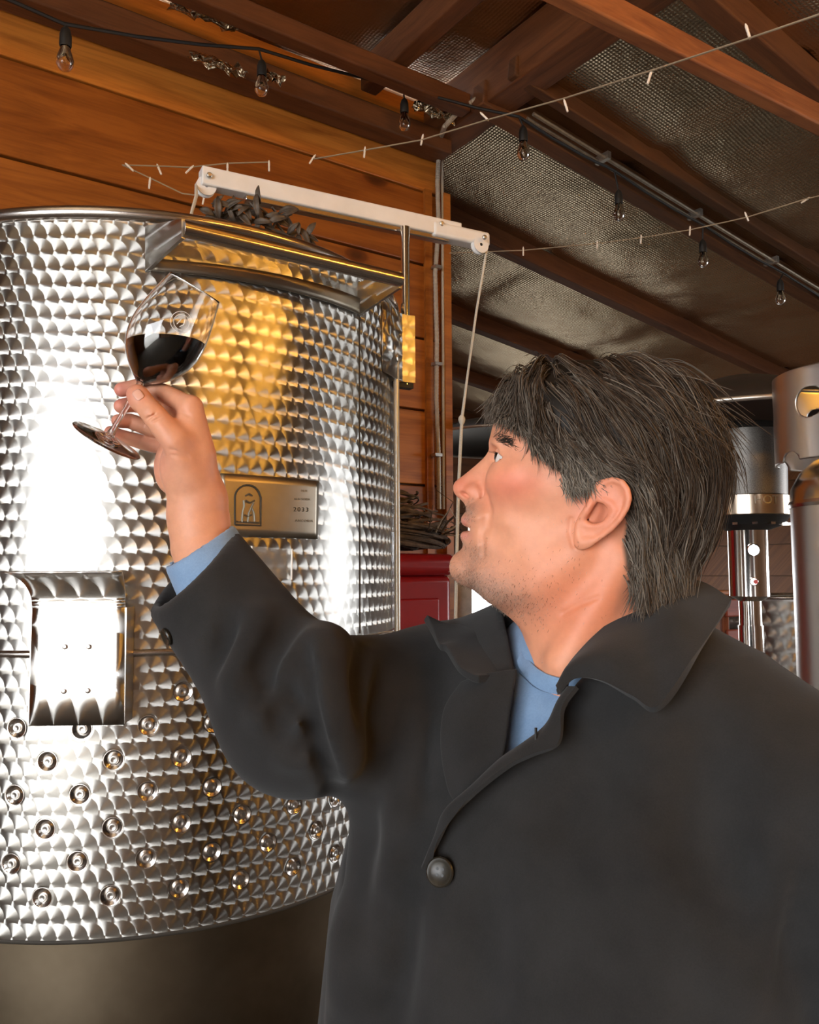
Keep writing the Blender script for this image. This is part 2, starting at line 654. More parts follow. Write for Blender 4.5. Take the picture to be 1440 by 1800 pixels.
for i in range(len(raft_t) - 1):
    t0, t1 = raft_t[i] + .02, raft_t[i + 1] - .02
    ss = np.linspace(S_C, S_R, 70)
    tt = np.linspace(t0, t1, 16)
    G, UVs = [], []
    ph = random.uniform(0, 9)
    for s_ in ss:
        row = []
        for t_ in tt:
            v = (t_ - t0) / (t1 - t0)
            sag = -.035 * math.sin(math.pi * v) + .012 * math.sin(3.1 * s_ + ph + 2 * v) * math.sin(math.pi * v)
            # lapped joints of the foil roll every metre or so
            fr = ((s_ + ph * .3) / 1.15) % 1.0
            lap = .018 * max(0, 1 - fr * 7)
            row.append(st(s_, t_, roof_z(s_) + .035 + sag + lap))
        G.append(row)
        UVs.append([(s_, t_) for t_ in tt])
    MB().grid(G, UVs).build('foil_sheet', M['foil'], ce, 180)


def timber(name, a, b, w, h, parent, col=(1, 1, 1), up=(0, 0, 1), mat='beam'):
    o = MB().beam(a, b, w, h, up).build(name, M[mat], parent)
    o.color = (*col, 1)
    bevel(o, .006, 2)
    return o


for t_ in raft_t[1:-1]:
    timber('rafter', st(S_C - .1, t_, roof_z(S_C) + .0), st(S_R, t_, roof_z(S_R) + .0), .075, .10, ce,
           (.62, .56, .50) if t_ < 2.5 else (.56, .46, .38))
timber('rafter', st(S_C - .1, 2.09, roof_z(S_C) + .01), st(S_R, 2.09, roof_z(S_R) + .01), .045, .08, ce, (.5, .48, .45))
# girder at the end of the plank wall, coming towards the camera
timber('girder', st(S_C - .02, T_B, 3.41), st(S_C - .02, WALL_T + .05, 3.41), .13, .20, ce, (.72, .62, .52))
timber('girder', st(S_C - .42, T_B, 3.44), st(S_C - .42, WALL_T - .1, 3.44), .07, .12, ce, (.62, .52, .42))
# lighter horizontal tie beam in front
A, B = Pz(1030, 2, 3.05), Pz(1440, 211, 3.05)
d = (B - A) / np.linalg.norm(B - A)
timber('tie_beam', A - d * 1.5, B + d * 1.6, .05, .075, ce, (1.55, 1.35, 1.15))
A, B = Pz(1235, -60, 3.28), Pz(1500, 190, 3.10)
# ledger on top of the plank wall
timber('ledger', st(S_L, WALL_T - .06, 3.30), st(S_C - .02, WALL_T - .06, 3.30), .10, .09, ce, (.60, .50, .40))
timber('ledger', st(S_L, WALL_T - .30, 3.34), st(S_C - .1, WALL_T - .30, 3.34), .06, .07, ce, (.55, .46, .38))
# crumpled ends of foil poking out along the ledger
for (px, py, d_, L) in ((360, 25, 2.62, .22), (465, 45, 2.7, .2), (385, 110, 2.72, .2), (480, 133, 2.8, .08), (765, 195, 3.15, .2)):
    c = P(px, py, d_)
    G = []
    for i in range(12):
        row = []
        for j in range(7):
            q = c + US * (i / 11 - .5) * L + UT * (j / 6 - .5) * .035 + UZ * (.0 - .012 * j / 6)
            q = q + RNG.normal(size=3) * np.array([.004, .004, .007])
            row.append(q)
        G.append(row)
    o = MB().grid(G, [[(i * .02, j * .02) for j in range(7)] for i in range(12)]).build('foil_scrap', M['foil'], ce, 20)

# corner post and trim at the end of the plank wall
tr = struct(empty('trim_1', st(S_C, WALL_T, 0)))
o = stbox(MB(), S_C - .005, S_C + .03, WALL_T - .03, WALL_T + .09, 0, 3.13).build('corner_board', M['plank'], tr)
o.color = (.95, .85, .75, 1)
o = stbox(MB(), S_C - .09, S_C - .055, WALL_T - .015, WALL_T, 0, 3.13).build('batten', M['plank'], tr)
o.color = (.8, .72, .62, 1)

# ================================================================== the big tank
TH = math.radians(-16.93)
TL, TR = 2.0, 2.0 * .2742
TC = np.array([math.sin(TH) * TL, math.cos(TH) * TL, 0.0])
Z_TOP, Z_WELD, Z_SEAM = 1.55 + .6205, 1.55 - .1305, 1.55 - .5907


def tank_hit(px, py, r=TR):
    d = ray(px, py)
    o = EYE - TC
    a = d[0] ** 2 + d[1] ** 2
    b = o[0] * d[0] + o[1] * d[1]
    c = o[0] ** 2 + o[1] ** 2 - r * r
    q = b * b - a * c
    if q < 0: q = 0
    return EYE + d * ((-b - math.sqrt(q)) / a)


def tank_n(p):
    n = np.array([p[0] - TC[0], p[1] - TC[1], 0])
    return n / np.linalg.norm(n)


def tank_pt(a, z, off=0.0):
    return TC + np.array([math.cos(a), math.sin(a), 0]) * (TR + off) + UZ * z


tank = empty('wine_tank', TC)
tag(tank, 'large round stainless wine tank with engine-turned swirl finish behind the glass', 'tank')
MB().lathe([(TR, Z_WELD), (TR, (Z_WELD + Z_TOP) / 2), (TR, Z_TOP)], 160, TC, UZ, np.array([0, 1.0, 0]), uvs=TR).build('upper_shell', M['swirl'], tank, 180)
# lower shell comes with the dimples below
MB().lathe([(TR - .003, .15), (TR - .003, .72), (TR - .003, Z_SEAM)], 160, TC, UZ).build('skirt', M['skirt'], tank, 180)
MB().lathe([(TR - .03, .13), (TR + .012, .13), (TR + .018, .15), (TR + .012, .17), (TR - .03, .17)], 120, TC, UZ).build('foot_ring', M['steel'], tank)
ringp = [(TR + .012 * math.cos(a), Z_TOP + .012 * math.sin(a)) for a in np.linspace(-math.pi, math.pi, 17)]
MB().lathe(ringp, 160, TC, UZ).build('rim', M['steel_tube'], tank, 180)
wp = [(TR - .002, Z_WELD - .007), (TR + .004, Z_WELD - .004), (TR + .005, Z_WELD), (TR + .004, Z_WELD + .004), (TR - .002, Z_WELD + .007)]
MB().lathe(wp, 160, TC, UZ).build('weld_band', M['steel_tube'], tank, 180)
wp = [(TR - .004, Z_SEAM - .005), (TR - .0005, Z_SEAM - .0025), (TR - .0005, Z_SEAM + .0025), (TR - .004, Z_SEAM + .005)]
MB().lathe(wp, 160, TC, UZ).build('seam', M['dark_weld'], tank, 180)
wp = [(TR - .004, .66), (TR + .008, .67), (TR + .008, .70), (TR - .004, .71)]
MB().lathe(wp, 160, TC, UZ).build('band', M['steel'], tank)
# floating lid inside
MB().lathe([(0, Z_TOP - .10), (TR - .02, Z_TOP - .12), (TR - .004, Z_TOP - .10), (TR - .004, Z_TOP - .14), (0, Z_TOP - .16)], 96, TC, UZ).build('lid', M['steel'], tank)
for k in range(4):
    a = k * math.pi / 2 + .4
    MB().beam(tank_pt(a, 0, -.08), tank_pt(a, .16, -.08), .06, .06, (1, 0, 0)).build('leg', M['steel'], tank)
# vertical seam weld on the shell
hp = tank_hit(632, 800)
aa = math.atan2(hp[1] - TC[1], hp[0] - TC[0])
MB().tube([tank_pt(aa, z, .0) for z in np.linspace(Z_WELD + .01, Z_TOP - .02, 12)], .0022, 6).build('vertical_seam', M['dark_weld'], tank)

# cooling-jacket dimples with studs
DIM = [(29, 1280), (144, 1282), (261, 1275), (375, 1271), (322, 1216), (83, 1339), (200, 1336), (319, 1331), (426, 1323), (25, 1398), (140, 1397), (260, 1391), (373, 1384),
       (474, 1372), (79, 1458), (198, 1455), (318, 1447), (426, 1432), (518, 1415), (19, 1519), (136, 1515), (257, 1509), (372, 1498), (472, 1481), (557, 1459), (74, 1579),
       (194, 1575), (315, 1562), (423, 1547), (516, 1523), (590, 1500), (590, 1402), (203, 1226), (85, 1228), (440, 1205), (486, 1260)]
dang, dz_ = [], []
for q in DIM:
    p = tank_hit(*q)
    dang.append(math.atan2(p[1] - TC[1], p[0] - TC[0]))
    dz_.append(p[2])
dang, dz_ = np.array(dang), np.array(dz_)
fc_ = math.atan2(-TC[1], -TC[0])
angs = np.concatenate([np.linspace(fc_ - 1.35, fc_ + 1.35, 520), np.linspace(fc_ + 1.35, fc_ + 2 * math.pi - 1.35, 80)[1:]])
zs_ = np.linspace(Z_SEAM, Z_WELD, 150)
G, UVs = [], []
DR, DD = .0165, .0065
for z in zs_:
    row = np.full(len(angs), TR - .0015)
    for a_, q_ in zip(dang, dz_):
        if abs(z - q_) > DR: continue
        r_ = np.hypot((angs - a_) * TR, z - q_) / DR
        row = np.where(r_ < 1, TR - .0015 - DD * (1 - r_ ** 2) ** 1.3, row)
    G.append(np.stack([TC[0] + row * np.cos(angs), TC[1] + row * np.sin(angs), np.full(len(angs), z)], 1))
    UVs.append(np.stack([angs * TR, np.full(len(angs), z)], 1))
MB().grid(G, UVs).build('lower_shell', M['swirl'], tank, 180)
bowlp = [(DR * q, .0004 - DD * (1 - q * q) ** 1.3) for q in (1.02, .97, .9, .8, .7, .6, .5, .4)]
bowlp[0] = (DR * 1.02, .0001)
studp = [(.0078, -.0062), (.0075, -.0012), (.0066, .0006), (.0045, .0010), (.0030, .0003), (.0001, .0001)]
bme = MB().lathe(bowlp, 24, (0, 0, 0), (0, 0, 1)).mesh('dimple', M['steel_tube'], 180)
sme = MB().lathe(studp, 18, (0, 0, 0), (0, 0, 1)).mesh('stud', M['steel'], 40)
for (px, py) in DIM:
    p = tank_hit(px, py, TR - .0015)
    n = tank_n(p)
    z = Vector(n)
    x = Vector((0, 0, 1)).cross(z).normalized()
    y = z.cross(x)
    mat = Matrix(((x.x, y.x, z.x, p[0] - TC[0]), (x.y, y.y, z.y, p[1] - TC[1]), (x.z, y.z, z.z, p[2] - TC[2]), (0, 0, 0, 1)))
    o = bpy.data.objects.new('dimple', bme)
    COL.objects.link(o)
    o.parent = tank
    o.matrix_local = mat
    o2 = bpy.data.objects.new('stud', sme)
    COL.objects.link(o2)
    o2.parent = o

# sight tube on the right flank
hp = tank_hit(687, 900)
aa = math.atan2(hp[1] - TC[1], hp[0] - TC[0])
zt, zb = 2.03, 1.40
o = MB().tube([tank_pt(aa + .02, z, .012) for z in np.linspace(zb, zt, 10)], .0068, 12).build('level_tube', plain('cloudy_tube', (.55, .56, .52), .25, .3), tank)
for z in (zt + .005, zb - .01):
    MB().tube([tank_pt(aa + .02, z, -.005), tank_pt(aa + .02, z, .018)], .011, 10).build('tube_fitting', M['steel'], tank)


def tank_patch(corners, off, nu=24, nv=8):
    """sheet bent to the tank between pixel corners (tl, tr, br, bl)"""
    tl, tr_, br, bl = [tank_hit(*c) for c in corners]
    def az(p): return math.atan2(p[1] - TC[1], p[0] - TC[0]), p[2]
    c = [az(q) for q in (tl, tr_, br, bl)]
    G, UVs = [], []
    for j in range(nv + 1):
        v = j / nv
        row, ur = [], []
        for i in range(nu + 1):
            u = i / nu
            a = (1 - v) * ((1 - u) * c[0][0] + u * c[1][0]) + v * ((1 - u) * c[3][0] + u * c[2][0])
            z = (1 - v) * ((1 - u) * c[0][1] + u * c[1][1]) + v * ((1 - u) * c[3][1] + u * c[2][1])
            row.append(tank_pt(a, z, off))
            ur.append((a * TR, z))
        G.append(row)
        UVs.append(ur)
    return MB().grid(G, UVs)


# maker's plate
plate = tank_patch(((388, 832), (559, 846), (557, 948), (392, 942)), .002).build('maker_plate', M['steel_dull'], None)
solidify(plate, .002, 0)
plate.parent = tank
plate.matrix_parent_inverse = Matrix.Translation(-tank.location)
M['etch'] = plain('etched_dark', (.05, .045, .035), .6, .4)
M['etch_mid'] = plain('etched_mid', (.20, .18, .14), .5, .8)


def on_plate(px, py, off=.0045):
    p = tank_hit(px, py)
    return p + tank_n(p) * off


arch = [(412, 922), (412, 875)] + [(434 - 22 * math.cos(a), 875 - 22 * math.sin(a)) for a in np.linspace(.2, math.pi - .2, 12)] + [(457, 875), (457, 924), (412, 922)]
MB().tube([on_plate(*q) for q in arch], .0016, 6).build('etched_arch', M['etch'], plate)
fig = [[(424, 918), (425, 900), (428, 890), (427, 880)], [(430, 872), (436, 868), (442, 872)], [(434, 918), (436, 902), (439, 895), (444, 884)], [(446, 917), (445, 902), (441, 893)], [(415, 917), (454, 919)], [(430, 880), (438, 884), (446, 880)], [(428, 905), (434, 908), (441, 905)]]
for q in fig:
    MB().tube([on_plate(*c) for c in q], .0016, 5).build('etched_figure', M['etch_mid'], plate)


def text_on(s, px, py, h, mat, parent, fn, spacing=1.0, name='lettering'):
    cu = bpy.data.curves.new('t', 'FONT')
    cu.body = s
    cu.size = 1.0
    cu.space_character = spacing
    cu.extrude = .02
    ob = bpy.data.objects.new('t', cu)
    COL.objects.link(ob)
    dg = bpy.context.evaluated_depsgraph_get()
    me = bpy.data.meshes.new_from_object(ob.evaluated_get(dg))
    bpy.data.objects.remove(ob)
    n = len(me.vertices)
    co = np.zeros(n * 3, np.float32)
    me.vertices.foreach_get('co', co)
    co = co.reshape(-1, 3)
    out = np.array([fn(px + x * h / .7, py - y * h / .7, z) for x, y, z in co])
    me.vertices.foreach_set('co', out.astype(np.float32).ravel())
    me.materials.clear()
    me.materials.append(mat)
    me.update()
    me.name = name
    return link(name, me, parent)


pf = lambda x, y, z: on_plate(x, y + (x - 515) * .03, .0036 + z * .01)
text_on('2033', 514, 899, 7.5, M['etch'], plate, pf, 1.35)
text_on('ANCORIA', 517, 917, 4.2, M['etch_mid'], plate, pf, 1.25)
text_on('ALBI SORIA', 515, 879, 3.6, M['etch_mid'], plate, pf, 1.1)
text_on('1531', 527, 864, 3.6, M['etch_mid'], plate, pf, 1.2)

# clear card sleeve below the plate
sl = tank_patch(((440, 960), (512, 966), (511, 1018), (439, 1012)), .004, 10, 5).build('card_sleeve', plain('clear_sleeve', (.95, .94, .9), .08, 0, trans=.9, ior=1.3), tank)
for a, b in (((441, 960), (440, 1014)), ((511, 965), (510, 1019))):
    MB().tube([on_plate(*a), on_plate(*b)], .0018, 5).build('edge_strip', M['white'], sl)

# ladder hook plate at lower left: flat sheet with a rolled top lip
c0, c1 = tank_hit(58, 1180), tank_hit(219, 1180)
nn = tank_n((c0 + c1) / 2)
ux = np.cross(UZ, nn)
ux = ux / np.linalg.norm(ux)
if proj((c0 + c1) / 2 + ux * .1)[0] < proj((c0 + c1) / 2)[0]: ux = -ux
base_pl = (c0 + c1) / 2 + nn * .045


def hk(px, py): return Ppl(px, py, base_pl, nn)


bl, br = hk(51, 1276), hk(219, 1274)
tl_, tr2 = hk(57, 1068), hk(220, 1066)
G, UVs = [], []
prof = [(0, 0.0), (0.5, 0.0), (.93, 0.0)]
rows = []
for v, off in [(0, 0), (.25, 0), (.5, 0), (.75, 0), (.94, 0), (1.0, .0)]:
    rows.append((bl + (tl_ - bl) * v, br + (tr2 - br) * v))
R_ = .046
for a in np.linspace(15, 78, 8):
    a = math.radians(a)
    e = nn * R_ * (1 - math.cos(a)) + UZ * R_ * 1.25 * math.sin(a)
    k = .10 * (a / 1.4)
    rows.append((tl_ + e - ux * .030 * (a / 1.36) ** 2, tr2 + e + ux * .004 * (a / 1.36) ** 2))
for j, (a, b) in enumerate(rows):
    G.append([a + (b - a) * i / 10 for i in range(11)])
    UVs.append([(i * .012, j * .02 if j < 6 else .21 + (j - 6) * .006) for i in range(11)])
hook = MB().grid(G, UVs).build('hook_plate', engine_turned('engine_turned_plate', a=.031, rough=.36, color=(.70, .68, .64)), None)
solidify(hook, .0025, 0)
hook.parent = tank
hook.matrix_parent_inverse = Matrix.Translation(-tank.location)
for sx, (a, b) in ((-1, (bl, tl_)), (1, (br, tr2))):
    mb = MB()
    m_ = (a + b) / 2 - nn * .022
    mb.box(m_, nn, ux, UZ, (.046, .003, abs(b[2] - a[2]) * .98))
    mb.build('side_flange', M['steel'], hook)
for q in ((115, 1137), (157, 1137), (113, 1215), (155, 1214)):
    c = hk(*q) + nn * .001
    MB().lathe([(.0045, 0), (.0042, .0015), (.002, .0022), (.0001, .0022)], 12, c, nn).build('rivet', M['steel_tube'], hook)

# ladder bar: tube between two sheet gussets near the rim
zb_ = 1.55 + .555
Lb, Rb = Pz(322, 402, zb_), Pz(704, 492, zb_)
bar = MB().tube([Lb + (Rb - Lb) * k for k in np.linspace(0, 1, 12)], .0135, 20).build('ladder_bar', M['steel_tube'], tank)


def gusset(e, tpx, tpy0, tpy1, thick=.003):
    a, b = tank_hit(tpx, tpy0), tank_hit(tpx, tpy1)
    mb = MB()
    pts = [a, b, e - UZ * .016, e + UZ * .016]
    n = np.cross(pts[1] - pts[0], pts[2] - pts[0])
    n /= np.linalg.norm(n)
    V = [p + n * thick for p in pts] + [p - n * thick for p in pts]
    mb.add(V, [(0, 1, 2, 3), (7, 6, 5, 4), (0, 4, 5, 1), (1, 5, 6, 2), (2, 6, 7, 3), (3, 7, 4, 0)], [(q[0] + q[1], q[2]) for q in V])
    return mb


gusset(Lb, 258, 398, 478).build('gusset', M['swirl'], tank, 20)
gusset(Rb, 630, 497, 556).build('gusset', M['swirl'], tank, 20)
strip = tank_patch(((262, 458), (632, 528), (632, 556), (262, 478)), .006, 30, 3).build('mounting_strip', M['steel_dull'], tank)
solidify(strip, .003, -1)

# ================================================================== hoist boom on the tank
zb = 1.55 + .835
Bl, Br = Pz(352, 312, zb), Pz(806, 410, zb)
bd = (Br - Bl) / np.linalg.norm(Br - Bl)
bn = np.cross(bd, UZ)
hoist = empty('rope_hoist', P(712, 620, 1.93))
tag(hoist, 'white painted hoist arm with end pulleys on a steel post beside the tank', 'hoist')
bL = np.linalg.norm(Br - Bl)
o = MB().box((Bl + Br) / 2 - bd * .0, bd, bn, UZ, (bL, .035, .040)).build('arm', M['white'], hoist)
bevel(o, .003)
o = MB().box(Bl + bd * (bL * .55) - UZ * .026, bd, bn, UZ, (bL * .8, .022, .014)).build('track', M['steel_tube'], hoist)
bevel(o, .003)
# end fork on the right
Er = Pz(848, 420, zb - .012)
fk = np.linalg.norm(Er - Br)
o = MB().box(Br + bd * (fk * .5 - .03) - UZ * .008, bd, bn, UZ, (fk + .10, .043, .036)).build('end_fork', M['white'], hoist)
bevel(o, .008, 4)
for c, nm in ((Bl + bd * .012 - UZ * .018, 'pulley'), (Er - UZ * .018 - bd * .008, 'pulley')):
    MB().lathe([(.004, -.008), (.021, -.008), (.021, -.005), (.016, -.002), (.016, .002), (.021, .005), (.021, .008), (.004, .008)], 24, c, bn).build(nm, M['white'], hoist)
for c in (Bl + bd * .014 - UZ * .002, Er - bd * .008 - UZ * .006, Br - bd * .06 + UZ * .004):
    MB().lathe([(.006, 0), (.006, .004), (.004, .006), (.0001, .006)], 10, c + bn * .021 * np.sign(-(bn @ (c - EYE))), bn * np.sign(-(bn @ (c - EYE)))).build('bolt', M['galv'], hoist)
pt = Pz(712, 400, zb - .025)
pb = np.array([pt[0], pt[1], P(712, 680, pt[1])[2]])
MB().tube([pt, pt - UZ * .04, pb + UZ * .01], [.0125, .0105, .0105], 14).build('post', M['chrome'], hoist)
# clamp box (engine-turned sheet) holding the post to the tank
zc0, zc1 = P(700, 683, 1.95)[2], P(700, 566, 1.95)[2]
tw = np.array([TC[0], TC[1], 0]) - np.array([pt[0], pt[1], 0])
tw /= np.linalg.norm(tw)
tx = np.cross(tw, UZ)
mb = MB()
mb.box(np.array([pt[0], pt[1], (zc0 + zc1) / 2]) + bn * np.sign(-(bn @ pt)) * .014, bd, bn, UZ, (.034, .003, zc1 - zc0))
o = mb.build('clamp', M['swirl'], hoist)
mb = MB()
pA = np.array([pt[0], pt[1], 0]) - bd * .017 + bn * np.sign(-(bn @ pt)) * .014
pB = tank_hit(672, 620, TR + .002)
mb.add([pA + UZ * zc0, np.array([pB[0], pB[1], zc0]), np.array([pB[0], pB[1], zc1]), pA + UZ * zc1], [(0, 1, 2, 3)],
       [(0, zc0), (.06, zc0), (.06, zc1), (0, zc1)])
o = mb.build('clamp_web', M['swirl'], hoist)
solidify(o, .003)
mb = MB().box(np.array([pt[0], pt[1], zc0 - .006]) - bd * .02, bd, bn, UZ, (.07, .02, .012))
mb.build('clamp_foot', M['rubber'], hoist)

# ropes of the hoist
r1 = [Bl + bd * .012 - bd * .02 - UZ * .018, P(345, 345, 1.66), P(336, 378, 1.62)]
o = MB().tube(r1, .0035, 8).build('hoist_rope', M['rope'], None)
tag(o, 'short pale rope from the left pulley of the hoist arm to the ladder bracket', 'rope')
pe = Er - UZ * .018 + bd * .014
r2 = [pe, P(838, 545, 2.02), P(822, 660, 2.02), P(812, 738, 2.02), P(806, 860, 2.01), P(803, 985, 2.0), P(800, 1130, 2.0), P(798, 1300, 2.0), P(797, 1900, 2.0)]
o = MB().tube(r2, [.003, .003, .003, .0042, .0042, .0042, .0042, .0042, .0042], 8).build('hoist_rope', M['rope'], None)
tag(o, 'long pale pull rope hanging from the right pulley past the man\'s nose', 'rope')
k = P(812, 738, 2.02)
MB().lathe([(.0035, .012), (.008, .006), (.009, 0), (.007, -.007), (.0042, -.012)], 12, k, UZ).build('knot', M['rope'], o)

# ================================================================== vine ornament on the rim
vine = empty('leaf_ornament', P(455, 415, 1.62))
tag(vine, 'rusted metal leaf and vine ornament lying behind the tank rim', 'ornament')


def leaf(c, d, up, L, w, name, mat, parent):
    d = d / np.linalg.norm(d)
    x = np.cross(d, up)
    x /= np.linalg.norm(x)
    y = np.cross(x, d)
    G = []
    for i in range(7):
        u = i / 6
        hw = w * math.sin(math.pi * min(1, u * .93 + .05)) ** .8
        cur = y * (.18 * L * math.sin(math.pi * u))
        G.append([c + d * L * u + cur + x * hw * k + y * abs(k) * hw * .35 for k in (-1, -.5, 0, .5, 1)])
    o = MB().grid(G).build(name, mat, parent, 60)
    solidify(o, .0012)
    return o


dV = 1.63
stems = [[(372, 382), (400, 372), (430, 380), (470, 398), (520, 420), (545, 432)], [(385, 392), (420, 360), (455, 362), (480, 385), (500, 410)], [(430, 402), (450, 385), (452, 370), (440, 356)], [(480, 400), (490, 380), (478, 364)]]
for q in stems:
    MB().tube([P(x, y, dV + random.uniform(-.02, .02)) for x, y in q], .0028, 6).build('stem', M['rust'], vine)
for i in range(46):
    px = random.uniform(374, 540)
    top = 352 if px < 480 else 352 + (px - 480) * .85
    py = random.uniform(top + 6, 396 + max(0, (px - 430)) * .22)
    a = random.uniform(0, 2 * math.pi)
    c = P(px, py, dV + random.uniform(-.03, .03))
    leaf(c, np.array([math.cos(a), random.uniform(-.4, .4), math.sin(a)]), np.array([random.uniform(-.3, .3), -1, random.uniform(-.3, .3)]), random.uniform(.030, .050), random.uniform(.0045, .0075), 'leaf', M['rust'], vine)

# ================================================================== string lights
cord = empty('string_lights', P(460, 95, 2.7))
tag(cord, 'black cord of large clear bulbs running under the roof timbers', 'string lights')
bul = [(115, 88, 2.25), (460, 140, 2.75), (711, 205, 3.1), (920, 255, 2.92), (1088, 365, 3.3), (1236, 450, 3.65), (1372, 518, 3.95)]
hang = [(112, 42), (455, 86), (708, 150), (912, 205), (1080, 300), (1236, 395), (1378, 480)]
pts = []
for (x, y), b_ in zip(hang, bul):
    pts.append(P(x, y, b_[2]))
full = [P(-120, -60, 1.9)]
for i in range(len(pts)):
    full.append(pts[i])
    if i < len(pts) - 1:
        for k in (.33, .66):
            full.append(pts[i] + (pts[i + 1] - pts[i]) * k - UZ * .01)
full.append(P(1500, 560, 4.3))
MB().tube(full, .0055, 6).build('cord', M['rubber'], cord)
sock = [(.004, .055), (.012, .045), (.016, .030), (.0165, 0), (.0150, -.005)]
glass = [(.0125, 0), (.0135, -.010), (.019, -.026), (.0235, -.042), (.0225, -.056), (.015, -.068), (.006, -.073), (.0001, -.0745)]
for (px, py, d_), h_ in zip(bul, pts):
    c = P(px, py - 8, d_)
    MB().tube([h_, (h_ + c + UZ * .055) / 2, c + UZ * .052], .0035, 6).build('drop_wire', M['rubber'], cord)
    MB().lathe(sock, 14, c, UZ).build('socket', M['rubber'], cord)
    o = MB().lathe(glass, 18, c, UZ).build('bulb', M['bulb'], cord, 180)
    MB().tube([c + np.array([.004 * math.sin(k), 0, -.006 - .006 * k]) for k in range(8)], .0012, 5).build('filament', M['fil'], o)

M['mini_glass'] = M['mini']


def mini_strand(path, bulbs, label):
    e = empty('mini_light_strand', P(*path[0]))
    tag(e, label, 'string lights')
    MB().tube([P(*q) for q in path], .0022, 5).build('wire', M['miniwire'], e)
    for (px, py, d_, ang) in bulbs:
        c = P(px, py, d_)
        dr = CR * math.sin(ang) + CU * math.cos(ang)
        MB().lathe([(.0028, -.016), (.0032, -.006), (.0028, 0), (.0034, .002), (.0032, .012), (.0012, .018), (.0001, .0185)], 8, c, dr).build('mini_bulb', M['mini_glass'], e)
    return e


mini_strand([(2600, -420, 1.15), (1500, 5, 1.5), (1315, 68, 1.7), (1142, 125, 1.9), (995, 172, 2.1), (852, 212, 2.3), (741, 246, 2.45), (641, 264, 2.5), (549, 280, 2.55)],
            [(1315, 56, 1.7, -.3), (1142, 136, 1.9, .3), (995, 186, 2.1, -.3), (852, 205, 2.3, -.8), (742, 246, 2.45, .2), (641, 268, 2.5, .1), (549, 280, 2.55, .6)],
            'thin strand of tiny white bulbs crossing below the tie beam')
mini_strand([(2500, 60, 2.1), (1500, 330, 2.6), (1416, 350, 2.7), (1313, 382, 2.8), (1213, 404, 2.9), (1127, 418, 2.95), (1050, 428, 3.0), (920, 440, 3.1), (790, 445, 3.15)],
            [(1416, 352, 2.7, 1.0), (1313, 381, 2.8, -.4), (1213, 406, 2.9, .05), (1127, 421, 2.95, .05), (1050, 431, 3.0, 0), (920, 442, 3.1, 0)],
            'thin strand of tiny white bulbs hanging below the foil roof over the man')
mini_strand([(473, 285, 2.5), (400, 287, 2.48), (333, 294, 2.45), (280, 292, 2.4), (215, 290, 2.35), (262, 312, 2.35), (320, 340, 2.4), (358, 345, 2.4)],
            [(473, 292, 2.5, 0), (400, 296, 2.48, 0), (333, 298, 2.45, .8), (280, 298, 2.4, -.4), (228, 294, 2.35, -.8), (263, 322, 2.35, .1), (358, 350, 2.4, .2)],
            'tangled end of tiny white bulbs on the planks above the tank')

# ================================================================== conduits
cd = empty('electrical_conduit', st(S_C - .03, WALL_T - .05, 0))
tag(cd, 'flexible grey metal conduit climbing the corner board to the roof', 'conduit')
base_n = UT
cp = [Ppl(x, y, st(S_C, WALL_T - .035, 0), UT) for x, y in ((772, 895), (771, 800), (767, 700), (768, 600), (765, 480), (771, 400), (769, 320), (772, 250))]
cp += [P(782, 222, 3.2), P(810, 192, 3.15), P(850, 166, 3.1), P(885, 160, 3.1)]
mb = MB()
ctrl = np.array(cp)
tpar = np.linspace(0, len(ctrl) - 1, 420)
idx = np.clip(tpar.astype(int), 0, len(ctrl) - 2)
fr = (tpar - idx)[:, None]
line = ctrl[idx] * (1 - fr) + ctrl[idx + 1] * fr
mb.tube(line, .0085 + .0016 * (np.arange(420) % 2), 10)
mb.build('armoured_hose', M['hose'], cd)
cp2 = [Ppl(x, y, st(S_C, WALL_T - .02, 0), UT) for x, y in ((780, 895), (779, 600), (777, 270))]
MB().tube(cp2, .006, 8).build('cable', M['rope'], cd)
for y in (470, 640, 800):
    MB().box(Ppl(768, y, st(S_C, WALL_T - .04, 0), UT), US, UT, UZ, (.035, .03, .012)).build('clip', M['galv'], cd)
rc = empty('roof_conduit', st(2.1, 2.2, 3.2))
tag(rc, 'pair of straight metal conduits running along the rafter with the bulbs', 'conduit')
for t_, r_ in ((2.20, .0065), (2.165, .0075)):
    MB().tube([st(s_, t_, roof_z(s_) - .062) for s_ in np.linspace(2.1, 6.5, 14)], r_, 8).build('pipe', M['pipe'], rc)
for s_ in (2.5, 3.1, 3.7, 4.3):
    MB().box(st(s_, 2.18, roof_z(s_) - .055), US, UT, UZ, (.02, .07, .03)).build('clip', M['galv'], rc)

# ================================================================== red cabinet with twig wreath
cab = empty('red_cabinet', P(740, 1500, 2.75))
cab.location.z = 0
tag(cab, 'glossy red cabinet between the tank and the man\'s chin', 'cabinet')
cR = P(806, 985, 2.62)
ztop = P(760, 975, 2.75)[2]
fx, fy = US, UT
cc = np.array([cR[0], cR[1], 0]) - fx * .21 + fy * .24
o = MB().box(cc + UZ * (ztop - .07) / 2, fx, fy, UZ, (.40, .44, ztop - .07)).build('body', M['red'], cab)
bevel(o, .02, 4)
o = MB().box(cc + UZ * (ztop - .035), fx, fy, UZ, (.43, .47, .07)).build('top', M['red'], cab)
bevel(o, .028, 5)
o = MB().box(cc - fy * .225 + UZ * (ztop - .45) - fx * .02, fx, fy, UZ, (.32, .014, .62)).build('door', M['red'], cab)
bevel(o, .006, 3)
o = MB().box(cc - fy * .240 + UZ * (ztop - .55) + fx * .10, fx, fy, UZ, (.022, .02, .30)).build('handle', M['steel'], cab)
wc_ = cc + fx * .085 - fy * .02
wr = empty('twig_wreath', cc + UZ * ztop)
